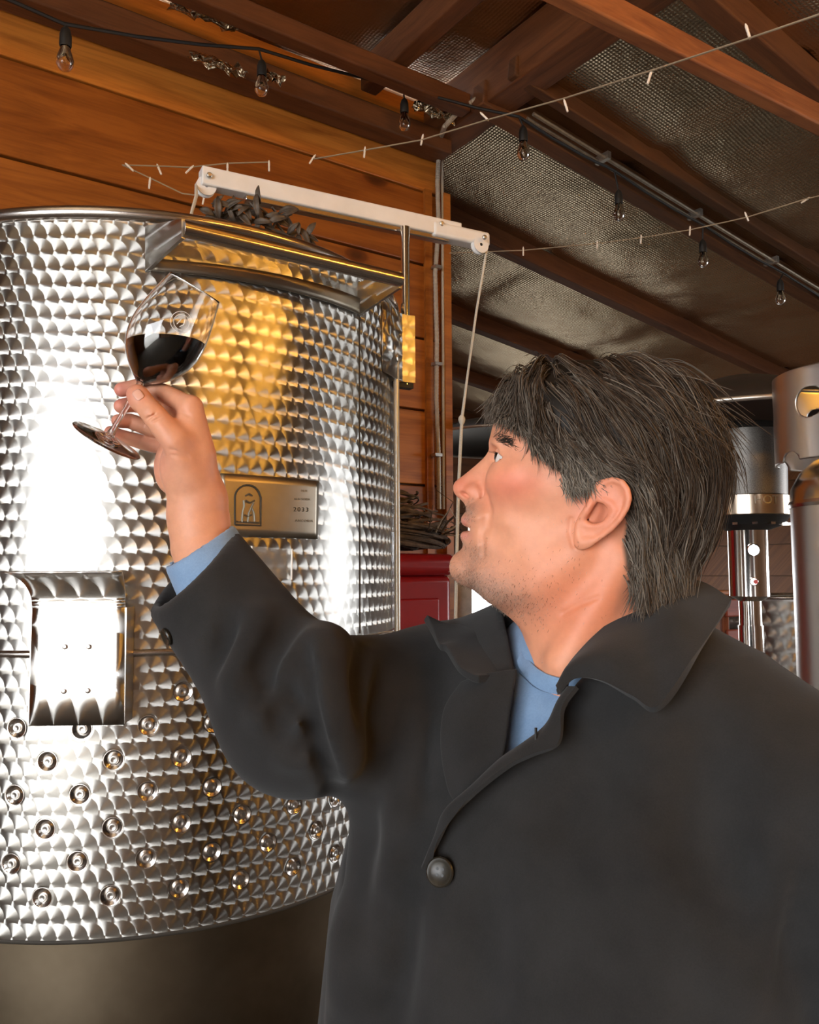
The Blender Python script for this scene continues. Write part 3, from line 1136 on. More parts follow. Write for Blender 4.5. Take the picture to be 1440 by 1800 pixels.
tag(wr, 'bundle of dark grapevine twigs lying on the red cabinet', 'wreath')
for i in range(120):
    a0 = random.uniform(0, 6.28)
    r0 = random.uniform(.06, .235)
    z0 = ztop + .030 + random.uniform(0, .19) * (1.25 - r0 / .26)
    n = 26
    span = random.uniform(2.2, 5.0)
    pts = []
    for k in range(n):
        a = a0 + span * k / n
        rr = r0 + .02 * math.sin(3 * a + i)
        pts.append(wc_ + fx * rr * math.cos(a) * .95 + fy * rr * .75 * math.sin(a) + UZ * (z0 + .016 * math.sin(2 * a + i)))
    MB().tube(pts, np.linspace(.0065, .003, n) * random.uniform(.6, 1.3), 6).build('twig', M['twig'], wr)
for i in range(26):
    a0 = random.uniform(0, 6.28)
    b0 = wc_ + fx * .20 * math.cos(a0) + fy * .18 * math.sin(a0) + UZ * (ztop + .07)
    dr = np.array([math.cos(a0), math.sin(a0) * .6, random.uniform(.1, .9)])
    b1 = b0 + dr * random.uniform(.05, .13)
    b2 = b1 + np.array([random.uniform(-.06, .06), random.uniform(-.04, .04), random.uniform(-.04, .05)])
    MB().tube([b0, (b0 + b1) / 2 + RNG.normal(size=3) * .008, b1, b2], [.003, .0024, .0018, .001], 5).build('shoot', M['twig'] if i % 3 else M['rope'], wr)

# metal angle post right of it
ap = empty('steel_angle_post', P(815, 1500, 2.9))
ap.location.z = 0
tag(ap, 'grey steel angle post with bolts beside the red cabinet', 'post')
pA_, pB_ = P(803, 1000, 2.95), P(829, 1000, 2.95)
zt2 = P(815, 994, 2.95)[2]
ca = (pA_ + pB_) / 2
w_ = np.linalg.norm(pB_ - pA_)
MB().box(np.array([ca[0], ca[1], zt2 / 2]), CR, _fw, UZ, (w_, .004, zt2)).build('flange', M['galv'], ap)
MB().box(np.array([pA_[0], pA_[1] + .02, zt2 / 2]), CR, _fw, UZ, (.004, .045, zt2)).build('web', M['white'], ap)
for y in (1072, 1092, 1180):
    MB().lathe([(.008, 0), (.008, .004), (.004, .006), (.0001, .006)], 8, P(818, y, 2.945), -_fw).build('bolt', M['chrome'], ap)


# ================================================================== patio heaters
M['mesh_dark'] = speckled('burner_mesh', (.05, .045, .04), (.22, .20, .18), 900, .45, .8)
M['hood_dark'] = plain('dark_aluminium', (.10, .095, .09), .42, .85)  # one dark metal tone over the whole reflector
M['hood_rim'] = plain('rolled_rim', (.55, .50, .44), .35, .8)
M['copperish'] = plain('warm_steel', (.62, .50, .38), .22, 1.0)


def heater(px, d_, y_hood, y_band0, y_band1, y_head1, label, tilt=0.0, hood_r=.40, detailed=True):
    base = P(px, 1000, d_)
    x0, y0 = base[0], base[1]
    zz = lambda y: P(px, y, d_)[2]
    e = empty('patio_heater', (x0, y0, 0))
    tag(e, label, 'patio heater', 'patio heaters')
    c = np.array([x0, y0, 0])
    MB().lathe([(0, 0), (.23, 0), (.23, .03), (.21, .05), (.05, .07), (.0001, .07)], 32, c, UZ).build('base', M['steel'], e)
    zh = zz(y_head1)
    MB().lathe([(.030, .07), (.030, zh - .06), (.027, zh - .06), (.027, zh)], 20, c, UZ).build('pole', M['chrome'], e)
    z0, z1 = zz(y_band1), zz(y_band0)
    MB().lathe([(.028, zh), (.048, zh + .012), (.048, z0 - .035), (.05, z0 - .03), (.0001, z0 - .03)], 28, c, UZ).build('control_housing', M['chrome'], e)
    MB().lathe([(.048, z0 - .035), (.085, z0 - .022), (.100, z0), (.0001, z0)], 28, c, UZ).build('vent_collar', M['black'], e)
    for k in range(14):
        a = 2 * math.pi * k / 14
        dr = np.array([math.cos(a), math.sin(a), 0])
        MB().box(c + dr * .085 + UZ * (z0 - .021), dr, np.cross(UZ, dr), UZ, (.03, .012, .006)).build('vent_slot', M['chrome'], e)
    MB().lathe([(.0995, z0), (.1015, z0 + .002), (.1015, z1), (.0995, z1 + .002)], 36, c, UZ).build('band', M['copperish'], e)
    zt_ = zz(y_hood) - .02
    MB().lathe([(.096, z1), (.098, (z1 + zt_) / 2), (.100, zt_), (.08, zt_ + .02), (.0001, zt_ + .02)], 40, c, UZ).build('burner_screen', M['mesh_dark'], e)
    ax = np.array([math.sin(tilt), 0, math.cos(tilt)])
    ch = c + UZ * zz(y_hood)
    MB().lathe([(hood_r, 0), (hood_r * .97, .02), (hood_r * .6, .075), (.06, .12), (.0001, .125), ], 56, ch, ax).build('reflector', M['hood_dark'], e, 180)
    MB().lathe([(hood_r + .006 * math.cos(q), .006 * math.sin(q)) for q in np.linspace(-math.pi, math.pi, 9)], 56, ch, ax).build('reflector_rim', M['hood_rim'], e, 180)
    if detailed:
        tow = -np.array([x0, y0, 0]) / math.hypot(x0, y0)
        sd = np.cross(UZ, tow)
        if sd @ CR < 0: sd = -sd
        for y, r_, m_, offx in ((968, .016, M['chrome'], .012), (1022, .010, M['chrome'], .010)):
            q = c + tow * .046 + sd * offx + UZ * zz(y)
            k_ = MB().lathe([(r_, 0), (r_, .010), (r_ * .8, .013), (.0001, .013)], 18, q, tow).build('knob', m_, e)
            if y == 1022:
                MB().lathe([(r_ * .55, .013), (r_ * .5, .016), (.0001, .016)], 12, q + sd * .004, tow).build('red_mark', plain('red_dot', (.7, .05, .03), .4), k_)
            else:
                MB().box(q + tow * .015, sd, tow, UZ, (.004, .006, .028)).build('grip', M['chrome'], k_)
        text_on('HOT', 1328, 890, 14, M['steel_dull'], e, lambda x, y, z: c + UZ * zz(y) + (tow * math.cos((x - px) / 70.0) + sd * math.sin((x - px) / 70.0)) * (.1018 + z * .02))
    return e


heater(1317, 2.05, 745, 874, 908, 1056, 'chrome patio heater with HOT band standing right of the man\'s head', tilt=.0, hood_r=.36)
heater(1112, 2.75, 752, 840, 870, 1000, 'patio heater hidden behind the man\'s head with only its hood showing', detailed=False, hood_r=.34)
heater(905, 3.7, 776, 850, 880, 1000, 'patio heater with dark dished hood left of the man\'s forehead', detailed=False, hood_r=.48)

# ================================================================== steel gas cylinder at the right edge
gc = P(1518, 1000, 1.5)
gas = empty('steel_cylinder', (gc[0], gc[1], 0))
tag(gas, 'tall brushed steel cylinder with perforated collar at the right edge', 'cylinder')
c = np.array([gc[0], gc[1], 0])
zz = lambda y: P(1400, y, 1.5)[2]
M['cyl'] = brushed('satin_cylinder', (.66, .64, .62), .34)
z_sh, z_top = zz(885), zz(800)
MB().lathe([(0, .02), (.10, .02), (.118, .04), (.118, z_sh - .005), (.118, z_sh)], 48, c, UZ).build('body', M['cyl'], gas)
MB().lathe([(.120, z_sh - .006), (.122, z_sh), (.120, z_sh + .006)], 48, c, UZ).build('bead', M['steel_tube'], gas)
MB().lathe([(.119, z_sh), (.116, z_sh + .03), (.100, z_sh + .06), (.075, z_sh + .082), (.05, z_sh + .09), (.0001, z_sh + .09)], 48, c, UZ).build('shoulder', M['steel_tube'], gas)
# collar with round hand holes: grid with holes cut out
zc0, zc1 = zz(812), zz(652)
mb = MB()
nA, nZ = 260, 56
Rc = .139
holes = [(math.atan2(-gc[1], -gc[0]) + k, zz(715), .0275) for k in np.arange(0, 6.2, 2 * math.pi / 6) - .54]
V, Fc = [], []
for j in range(nZ + 1):
    z = zc0 + (zc1 - zc0) * j / nZ
    for i in range(nA):
        a = 2 * math.pi * i / nA
        V.append(c + np.array([math.cos(a), math.sin(a), 0]) * (Rc - (.006 if j == nZ else 0)) + UZ * z)
V = np.array(V)
ang = np.arctan2(V[:, 1] - c[1], V[:, 0] - c[0])
# pull nearby vertices on to the hole outline, then drop the faces inside
inner = np.zeros(len(V), bool)
notch = [(math.atan2(-gc[1], -gc[0]) + k, zc0 - .006, .024) for k in np.arange(0, 6.2, 2 * math.pi / 6) - .88]
for (ha, hz, hr) in holes + notch:
    da = (ang - ha + math.pi) % (2 * math.pi) - math.pi
    x, y = da * Rc, V[:, 2] - hz
    r = np.hypot(x, y)
    near = (r < hr) & (r > hr - .0036)
    inner |= r <= hr - .0036
    k = hr / np.maximum(r, 1e-6)
    nx, ny = x * k, y * k
    na = ha + nx / Rc
    V[near, 0] = c[0] + Rc * np.cos(na[near])
    V[near, 1] = c[1] + Rc * np.sin(na[near])
    V[near, 2] = hz + ny[near]
for j in range(nZ):
    for i in range(nA):
        q = (j * nA + i, j * nA + (i + 1) % nA, (j + 1) * nA + (i + 1) % nA, (j + 1) * nA + i)
        if not inner[list(q)].any(): Fc.append(q)
o = MB().add(V, Fc).build('collar', M['cyl'], gas)
solidify(o, .004)
mb = MB()
mb.tube([c + UZ * (z_sh + .085), c + UZ * (zc1 - .02)], .02, 14)
mb.build('valve', M['steel_dull'], gas)
lb = []
o = MB().lathe([(.1185, zz(1120)), (.1185, zz(960))], 20, c, UZ, None, math.atan2(-gc[1], -gc[0]) - .1, math.atan2(-gc[1], -gc[0]) + .45)
for k_, v_ in enumerate(o.v): pass
o.build('printed_label', plain('label_ink', (.05, .05, .09), .5), gas)

# ================================================================== things against the far wall
t2 = P(1388, 1200, 3.95)
tank2 = empty('small_wine_tank', (t2[0], t2[1], 0))
tag(tank2, 'smaller swirl-finished steel tank in the background right of the heater pole', 'tank')
c = np.array([t2[0], t2[1], 0])
z2 = P(1388, 1048, 3.95)[2]
MB().lathe([(.30, .1), (.30, z2)], 64, c, UZ, uvs=.30).build('shell', engine_turned('engine_turned_far', a=.05, rough=.42), tank2, 180)
MB().lathe([(.305 + .008 * math.cos(q), z2 + .008 * math.sin(q)) for q in np.linspace(-math.pi, math.pi, 9)], 64, c, UZ).build('rim', M['steel_tube'], tank2, 180)
MB().lathe([(0, z2 - .03), (.29, z2 - .05)], 48, c, UZ).build('lid', M['steel'], tank2)
MB().lathe([(.28, 0), (.28, .1)], 48, c, UZ).build('skirt', M['steel_dull'], tank2)
# white panelled door on the far wall
dn = struct(empty('door_1', Ppl(1368, 1250, st(0, T_F - .04, 0), UT)))
dn.location.z = 0
dl = Ppl(1368, 1000, st(0, T_F - .03, 0), UT)
dc = np.array([dl[0], dl[1], 0])
ztop_d = Ppl(1368, 938, st(0, T_F - .03, 0), UT)[2]
MB().box(dc + UZ * ztop_d / 2, US, UT, UZ, (.85, .04, ztop_d)).build('leaf', M['fridge'], dn)
for k in (-.2, .2):
    for z0_, z1_ in ((.2, .75), (.85, 1.35), (1.42, ztop_d - .1)):
        o = MB().box(dc - UT * .024 + US * k + UZ * (z0_ + z1_) / 2, US, UT, UZ, (.28, .012, z1_ - z0_)).build('panel', M['fridge'], dn)
        bevel(o, .005)
# reddish crates stack in front of the planks
cr = P(1243, 1100, 3.4)
crate = empty('slatted_crate', (cr[0], cr[1], 0))
tag(crate, 'tall reddish brown slatted rack behind the coat collar', 'rack')
c = np.array([cr[0], cr[1], 0])
zt3 = P(1255, 1040, 3.4)[2]
for sx in (-.10, .10):
    for sy in (-.15, .15):
        timber('post', c + US * sx + UT * sy, c + US * sx + UT * sy + UZ * zt3, .03, .03, crate, (.9, .6, .5), up=(1, 0, 0))
for k in range(12):
    z = .1 + (zt3 - .16) * k / 11
    timber('slat', c - US * .12 - UT * .17 + UZ * z, c + US * .12 - UT * .17 + UZ * z, .012, .07, crate, (1.0, .42, .36))
timber('top_rail', c - US * .15 - UT * .15 + UZ * zt3, c + US * .15 - UT * .15 + UZ * zt3, .05, .02, crate, (1.3, 1.2, 1.1))

# infrared heaters under the roof, right of and above the camera: the amber light in the tank; the second is added to widen it
M['glow'] = plain('amber_tube', (1, .5, .1), .4, 0, emit=(1.0, .46, .06), estr=95.0)


def infrared(c, hd, target, label):
    c, hd = np.array(c), np.array(hd) / np.linalg.norm(hd)
    ih = empty('infrared_heater', c)
    tag(ih, label, 'heater', 'infrared heaters')
    aim = np.array(target) - c
    aim -= hd * (aim @ hd)
    aim /= np.linalg.norm(aim)
    side = np.cross(hd, aim)
    MB().tube([c - hd * .36, c + hd * .36], .020, 12).build('element', M['glow'], ih)
    G = []
    for i in range(9):
        a = math.pi * (i / 8) + math.pi / 2
        off = aim * .09 * math.cos(a) + side * .08 * math.sin(a)
        G.append([c + off - hd * .42, c + off + hd * .42])
    o = MB().grid(G).build('reflector', M['chrome'], ih)
    solidify(o, .002)
    MB().tube([c - aim * .09, c - aim * .09 + UZ * .60], .012, 8).build('hanger', M['black'], ih)


infrared((1.95, .30, 2.72), (.35, .93, -.08), (-.24, 1.45, 1.9), 'glowing amber infrared heater hung right of the camera, outside the picture')
infrared((1.45, -.75, 2.66), (.75, .66, -.05), (-.30, 1.42, 1.9), 'second amber infrared heater added unseen behind the camera to widen the glow in the tank')

# ================================================================== sculpting tools (distance fields -> mesh)
class Field:
    def __init__(s, lo, hi, h):
        s.lo, s.h = np.asarray(lo, np.float64), h
        s.n = np.ceil((np.asarray(hi) - s.lo) / h).astype(int) + 1
        s.ax = [(s.lo[i] + h * np.arange(s.n[i])).astype(np.float32) for i in range(3)]
        s.F = np.full(tuple(s.n), 1.0, np.float32)

    def win(s, lo, hi):
        a = np.clip(np.floor((np.asarray(lo) - s.lo) / s.h).astype(int), 0, s.n - 1)
        b = np.clip(np.ceil((np.asarray(hi) - s.lo) / s.h).astype(int) + 1, 1, s.n)
        sl = tuple(slice(a[i], max(b[i], a[i] + 1)) for i in range(3))
        X = s.ax[0][sl[0]][:, None, None]
        Y = s.ax[1][sl[1]][None, :, None]
        Z = s.ax[2][sl[2]][None, None, :]
        return sl, X, Y, Z

    @staticmethod
    def smin(a, b, k):
        if k <= 0: return np.minimum(a, b)
        h = np.maximum(k - np.abs(a - b), 0) / k
        return np.minimum(a, b) - h * h * (k * .25)

    def put(s, sl, d, k, mode):
        A = s.F[sl]
        if mode == 'u': s.F[sl] = s.smin(A, d, k)
        elif mode == 's': s.F[sl] = -s.smin(-A, d, k)
        elif mode == 'i': s.F[sl] = -s.smin(-A, -d, k)

    def caps(s, pts, rad, k=.004, mode='u', sq=(1, 1, 1)):
        """chain of tapered capsules; sq scales space (flattening)"""
        pts = [np.asarray(p, float) for p in pts]
        if np.isscalar(rad): rad = [rad] * len(pts)
        sq = np.asarray(sq, float)
        m = max(rad) / sq.min() + k + 2 * s.h + .002
        sl, X, Y, Z = s.win(np.min(pts, 0) - m, np.max(pts, 0) + m)
        best = None
        for i in range(len(pts) - 1):
            a, b = pts[i] * sq, pts[i + 1] * sq
            d = b - a
            L2 = max(float(d @ d), 1e-12)
            px, py, pz = X * sq[0] - a[0], Y * sq[1] - a[1], Z * sq[2] - a[2]
            t = np.clip((px * d[0] + py * d[1] + pz * d[2]) / L2, 0, 1)
            q = np.sqrt((px - t * d[0]) ** 2 + (py - t * d[1]) ** 2 + (pz - t * d[2]) ** 2) - (rad[i] + (rad[i + 1] - rad[i]) * t)
            best = q if best is None else np.minimum(best, q)
        s.put(sl, best.astype(np.float32), k, mode)

    def ell(s, c, r, k=.004, mode='u', rot=None):
        c, r = np.asarray(c, float), np.asarray(r, float)
        m = max(r) + k + 2 * s.h + .002
        sl, X, Y, Z = s.win(c - m, c + m)
        x, y, z = X - c[0], Y - c[1], Z - c[2]
        if rot is not None:
            R = np.asarray(rot).T
            x, y, z = (R[i][0] * x + R[i][1] * y + R[i][2] * z for i in range(3))
        k0 = np.sqrt((x / r[0]) ** 2 + (y / r[1]) ** 2 + (z / r[2]) ** 2)
        k1 = np.sqrt((x / r[0] ** 2) ** 2 + (y / r[1] ** 2) ** 2 + (z / r[2] ** 2) ** 2) + 1e-9
        s.put(sl, (k0 * (k0 - 1) / k1).astype(np.float32), k, mode)

    def sample(s, P_):
        q = (np.asarray(P_, float) - s.lo) / s.h
        q = np.clip(q, 0, s.n - 1.001)
        i = q.astype(int)
        f = q - i
        out = 0
        for a in (0, 1):
            for b in (0, 1):
                for c in (0, 1):
                    w = (f[..., 0] if a else 1 - f[..., 0]) * (f[..., 1] if b else 1 - f[..., 1]) * (f[..., 2] if c else 1 - f[..., 2])
                    out = out + w * s.F[i[..., 0] + a, i[..., 1] + b, i[..., 2] + c]
        return out

    def grad(s, P_, e=None):
        e = e or s.h * 1.5
        P_ = np.asarray(P_, float)
        g = np.stack([s.sample(P_ + np.eye(3)[i] * e) - s.sample(P_ - np.eye(3)[i] * e) for i in range(3)], -1)
        return g / (np.linalg.norm(g, axis=-1, keepdims=True) + 1e-9)

    def march(s, o, d, t0, t1, n=600):
        t = np.linspace(t0, t1, n)
        v = s.sample(np.asarray(o) + np.asarray(d) * t[:, None])
        i = np.argmax(v < 0)
        if v[i] >= 0:
            i = int(np.argmin(v))
            return np.asarray(o) + np.asarray(d) * t[i]
        if i == 0: return np.asarray(o) + np.asarray(d) * t[0]
        f = v[i - 1] / (v[i - 1] - v[i])
        return np.asarray(o) + np.asarray(d) * (t[i - 1] + f * (t[i] - t[i - 1]))

    def nets(s):
        F_ = s.F
        n = np.array(F_.shape)
        neg = F_ < 0
        cnt = np.zeros(tuple(n - 1), np.uint8)
        for a in (0, 1):
            for b in (0, 1):
                for c in (0, 1):
                    cnt += neg[a:n[0] - 1 + a, b:n[1] - 1 + b, c:n[2] - 1 + c]
        I = np.argwhere((cnt > 0) & (cnt < 8))
        idx = np.full(tuple(n - 1), -1, np.int32)
        idx[I[:, 0], I[:, 1], I[:, 2]] = np.arange(len(I))
        cor = np.array([(a, b, c) for a in (0, 1) for b in (0, 1) for c in (0, 1)])
        val = np.stack([F_[I[:, 0] + c[0], I[:, 1] + c[1], I[:, 2] + c[2]] for c in cor], 1)
        acc = np.zeros((len(I), 3))
        num = np.zeros(len(I))
        for i in range(8):
            for j in range(i + 1, 8):
                if np.abs(cor[i] - cor[j]).sum() != 1: continue
                a, b = val[:, i], val[:, j]
                m = (a < 0) != (b < 0)
                t = np.where(m, a / np.where(m, a - b, 1), 0)
                acc += np.where(m[:, None], cor[i] + (cor[j] - cor[i]) * t[:, None], 0)
                num += m
        V = s.lo + s.h * (I + acc / np.maximum(num, 1)[:, None])
        quads = []
        for ax in range(3):
            o1, o2 = (ax + 1) % 3, (ax + 2) % 3
            sa = [slice(None)] * 3
            sb = [slice(None)] * 3
            sa[ax], sb[ax] = slice(0, -1), slice(1, None)
            A, B = neg[tuple(sa)], neg[tuple(sb)]
            E_ = np.argwhere(A != B)
            E_ = E_[(E_[:, o1] > 0) & (E_[:, o2] > 0) & (E_[:, o1] < n[o1] - 1) & (E_[:, o2] < n[o2] - 1)]
            fl = A[E_[:, 0], E_[:, 1], E_[:, 2]]
            e1, e2 = np.zeros(3, int), np.zeros(3, int)
            e1[o1], e2[o2] = 1, 1
            g = lambda q: idx[q[:, 0], q[:, 1], q[:, 2]]
            q = np.stack([g(E_ - e1 - e2), g(E_ - e2), g(E_), g(E_ - e1)], 1)
            q[~fl] = q[~fl][:, ::-1]
            quads.append(q)
        Q = np.concatenate(quads)
        Q = Q[(Q >= 0).all(1)]
        return V, Q


def np_mesh(name, V, Q, mat=None, cols=None, sm=True):
    me = bpy.data.meshes.new(name)
    me.vertices.add(len(V))
    me.vertices.foreach_set('co', np.asarray(V, np.float32).ravel())
    k = Q.shape[1]
    me.loops.add(Q.size)
    me.loops.foreach_set('vertex_index', Q.astype(np.int32).ravel())
    me.polygons.add(len(Q))
    me.polygons.foreach_set('loop_start', np.arange(0, Q.size, k, dtype=np.int32))
    me.polygons.foreach_set('loop_total', np.full(len(Q), k, np.int32))
    me.update(calc_edges=True)
    me.validate()
    if sm: me.polygons.foreach_set('use_smooth', np.ones(len(me.polygons), bool))
    if cols is not None:
        at = me.color_attributes.new('tint', 'FLOAT_COLOR', 'POINT')
        at.data.foreach_set('color', np.concatenate([cols, np.ones((len(cols), 1))], 1).astype(np.float32).ravel())
    if mat: me.materials.append(mat)
    return me


def relax(V, Q, it=2, lam=.5):
    """light Laplacian smoothing along quad edges"""
    for _ in range(it):
        acc = np.zeros_like(V)
        num = np.zeros(len(V))
        for i in range(4):
            a, b = Q[:, i], Q[:, (i + 1) % 4]
            np.add.at(acc, a, V[b]); np.add.at(num, a, 1)
            np.add.at(acc, b, V[a]); np.add.at(num, b, 1)
        V = V + lam * (acc / np.maximum(num, 1)[:, None] - V)
    return V


def poly_sd(X, Z, poly):
    """signed distance (positive inside) to a closed polygon on broadcast arrays"""
    poly = np.asarray(poly, float)
    d = np.full(np.broadcast(X, Z).shape, 1e9)
    ins = np.zeros(d.shape, bool)
    for i in range(len(poly)):
        a, b = poly[i], poly[(i + 1) % len(poly)]
        e = b - a
        wx, wz = X - a[0], Z - a[1]
        t = np.clip((wx * e[0] + wz * e[1]) / max(e @ e, 1e-12), 0, 1)
        d = np.minimum(d, (wx - t * e[0]) ** 2 + (wz - t * e[1]) ** 2)
        c = ((a[1] <= Z) & (b[1] > Z)) | ((b[1] <= Z) & (a[1] > Z))
        xi = a[0] + (Z - a[1]) / (e[1] if abs(e[1]) > 1e-12 else 1e-12) * e[0]
        ins ^= c & (X < xi)
    return np.where(ins, 1, -1) * np.sqrt(d)


def crom(pts, n):
    """Catmull-Rom resample"""
    p = np.asarray(pts, float)
    p = np.vstack([2 * p[0] - p[1], p, 2 * p[-1] - p[-2]])
    m = len(p) - 3
    t = np.linspace(0, m, n)
    i = np.clip(t.astype(int), 0, m - 1)
    f = (t - i)[:, None]
    a, b, c, d = p[i], p[i + 1], p[i + 2], p[i + 3]
    return .5 * (2 * b + (c - a) * f + (2 * a - 5 * b + 4 * c - d) * f ** 2 + (3 * b - a - 3 * c + d) * f ** 3)


def wavg(X, Z, pts, power=3.0):
    num = den = 0
    for (x, z, v) in pts:
        w = 1.0 / (((X - x) ** 2 + (Z - z) ** 2) + 4e-5) ** (power / 2)
        num, den = num + w * v, den + w
    return num / den


# ------------------------------------------------------------------ materials of the man
def vcol_mat(name, rough=.5, sss=0.0, bscale=900, bstr=.12, spec=.35, sheen=0.0):
    m, nt, b = new_mat(name)
    at = nt.nodes.new('ShaderNodeAttribute')
    at.attribute_name = 'tint'
    tc = nt.nodes.new('ShaderNodeTexCoord')
    n = noise_node(nt, 90, 4, .6, tc.outputs['Object'])
    mx = nt.nodes.new('ShaderNodeMix')
    mx.data_type = 'RGBA'
    mx.blend_type = 'MULTIPLY'
    mx.inputs[0].default_value = .35
    r = ramp(nt, n.outputs[0], [(.3, (.78, .72, .70)), (.7, (1.1, 1.05, 1.02))])
    nt.links.new(at.outputs['Color'], mx.inputs[6])
    nt.links.new(r.outputs[0], mx.inputs[7])
    nt.links.new(mx.outputs[2], b.inputs['Base Color'])
    setp(b, rough=rough, spec=spec)
    if sss:
        setp(b, sss=sss)
        b.inputs['Subsurface Radius'].default_value = (.006, .0025, .0012)
        b.inputs['Subsurface Scale'].default_value = 1.0
    n2 = noise_node(nt, bscale, 2, .5, tc.outputs['Object'])
    bump(nt, b, n2.outputs[0], bstr, .0008)
    return m


M['skin'] = vcol_mat('skin', .48, .12)
M['hair'] = vcol_mat('hair', .52, 0, 500, .0, .18)


def cloth(name, c1, c2, scale=700, rough=.9, sheen=.25, bstr=.3):
    m, nt, b = new_mat(name)
    tc = nt.nodes.new('ShaderNodeTexCoord')
    n = noise_node(nt, scale, 3, .7, tc.outputs['Object'])
    n1 = noise_node(nt, 14, 4, .6, tc.outputs['Object'])
    mx = nt.nodes.new('ShaderNodeMath')
    mx.operation = 'MULTIPLY_ADD'
    mx.inputs[1].default_value = .5
    nt.links.new(n.outputs[0], mx.inputs[0])
    nt.links.new(n1.outputs[0], mx.inputs[2])
    r = ramp(nt, mx.outputs[0], [(.5, c1), (.95, c2)])
    nt.links.new(r.outputs[0], b.inputs['Base Color'])
    setp(b, rough=rough, sheen=sheen, spec=.2)
    b.inputs['Sheen Roughness'].default_value = .6
    bump(nt, b, n.outputs[0], bstr, .0006)
    return m


M['coat'] = cloth('black_wool', (.0095, .0092, .0092), (.0195, .0188, .0185), sheen=.08)
M['shirt'] = cloth('blue_jersey', (.13, .22, .36), (.20, .31, .47), 500, .85, .2)
M['trouser'] = cloth('dark_denim', (.02, .03, .05), (.04, .05, .08))
M['leather'] = plain('brown_leather', (.06, .03, .015), .5)
M['button'] = plain('dark_horn', (.020, .017, .012), .30, 0, spec=.35)

# ================================================================== the man: head
D0 = .80
HO = P(1030, 860, D0)
hy = HO - EYE
hy /= np.linalg.norm(hy)
hx = CR - hy * (CR @ hy)
hx /= np.linalg.norm(hx)
hz = np.cross(hx, hy)
HM = np.stack([hx, hy, hz], 1)      # local -> world columns


def HL(px, py, y=0.0):
    """local head coordinates of a pixel at lateral offset y (negative = near side)"""
    r = HM.T @ ray(px, py)
    e = HM.T @ (EYE - HO)
    t = (y - e[1]) / r[1]
    return e + r * t


HD = Field((-.150, -.108, -.235), (.150, .108, .136), .0013)
cont = [(905, 692), (882, 718), (869, 745), (863, 766), (861, 783), (861, 798), (862, 815), (857, 840), (846, 862), (834, 878), (823, 887), (820, 898), (817, 908), (818, 918), (823, 927),
        (820, 937), (815, 945), (815.5, 956), (816, 966), (811, 974), (803, 983), (799.5, 996), (803, 1011), (816, 1025), (832, 1036), (864, 1061), (896, 1084), (916, 1107), (924, 1140), (922, 1220), (930, 1330),
        (1200, 1330), (1185, 1180), (1172, 1100), (1170, 1040), (1182, 985), (1205, 930), (1226, 870), (1233, 800), (1218, 742), (1188, 698), (1140, 668), (1080, 655), (1010, 655), (950, 667)]
cont = [HL(*c)[[0, 2]] for c in cont]
cont = crom(np.vstack([cont[-2:], cont, cont[:2]]), 360)
X2, Z2 = HD.ax[0][:, None].astype(float), HD.ax[2][None, :].astype(float)
sd2 = poly_sd(X2, Z2, cont[8:-8])


def hp(l): return [(*HL(a, b)[[0, 2]], v) for a, b, v in l]


Wd = wavg(X2, Z2, hp([(1090, 760, .079), (1000, 740, .074), (930, 740, .062), (890, 760, .058), (1180, 800, .072), (1090, 680, .070), (930, 790, .065), (925, 830, .067), (885, 805, .058), (1000, 850, .071),
                      (1050, 900, .070), (1020, 985, .064), (960, 960, .063), (905, 900, .060), (862, 930, .048), (840, 885, .046), (822, 995, .036), (850, 1012, .046), (890, 1050, .050), (990, 1085, .062), (1000, 1160, .070),
                      (1100, 1060, .066), (1150, 950, .064), (1060, 1240, .085)]))
Rd = wavg(X2, Z2, hp([(1090, 760, .085), (930, 740, .070), (890, 770, .050), (1180, 800, .080), (1090, 690, .080), (890, 805, .050), (1000, 850, .08), (1020, 985, .07), (900, 900, .058), (835, 900, .040),
                      (825, 940, .040), (822, 995, .040), (850, 1020, .045), (890, 1060, .055), (990, 1100, .07), (1150, 950, .07), (1100, 1100, .07)]))
qd = np.maximum(1 - sd2 / Rd, 0)[:, None, :].astype(np.float32)
HD.F[:] = (np.sqrt(qd ** 2 + (HD.ax[1][None, :, None] / Wd[:, None, :]) ** 2) - 1) * Wd[:, None, :] * .8
HD.F = HD.F.astype(np.float32)


def hhit(px, py):
    """surface point on the near side, local coordinates"""
    o = HM.T @ (EYE - HO)
    r = HM.T @ ray(px, py)
    r = r / np.linalg.norm(r)
    return HD.march(o, r, D0 - .15, D0 + .10, 500)


def both(fn, p):
    p = np.asarray(p, float)
    fn(p)
    fn(p * np.array([1, -1, 1]))


def both_l(fn, L):
    fn([np.asarray(p, float) for p in L])
    fn([np.asarray(p, float) * np.array([1, -1, 1]) for p in L])


# nose
HD.caps([HL(861, 812), HL(836, 835), HL(813, 856.5)], [.0052, .0068, .0088], .006)
HD.caps([HL(872, 812), HL(852, 845), HL(836, 864)], [.0085, .0125, .0135], .010)
HD.caps([HL(814, 860), HL(826, 872)], [.0075, .0070], .006)
both(lambda p: HD.ell(p, (.0105, .0065, .0085), .005), HL(836, 865, -.0125))
both(lambda p: HD.ell(p, (.0062, .0070, .0027), .002, 's', rot=np.array([[.88, 0, -.47], [0, 1, 0], [.47, 0, .88]]).T), hhit(816.5, 870.0))
both_l(lambda L: HD.caps(L, .0018, .004, 's'), [HL(843, 850, -.0175), HL(850, 862, -.0205), HL(849, 876, -.0195)])
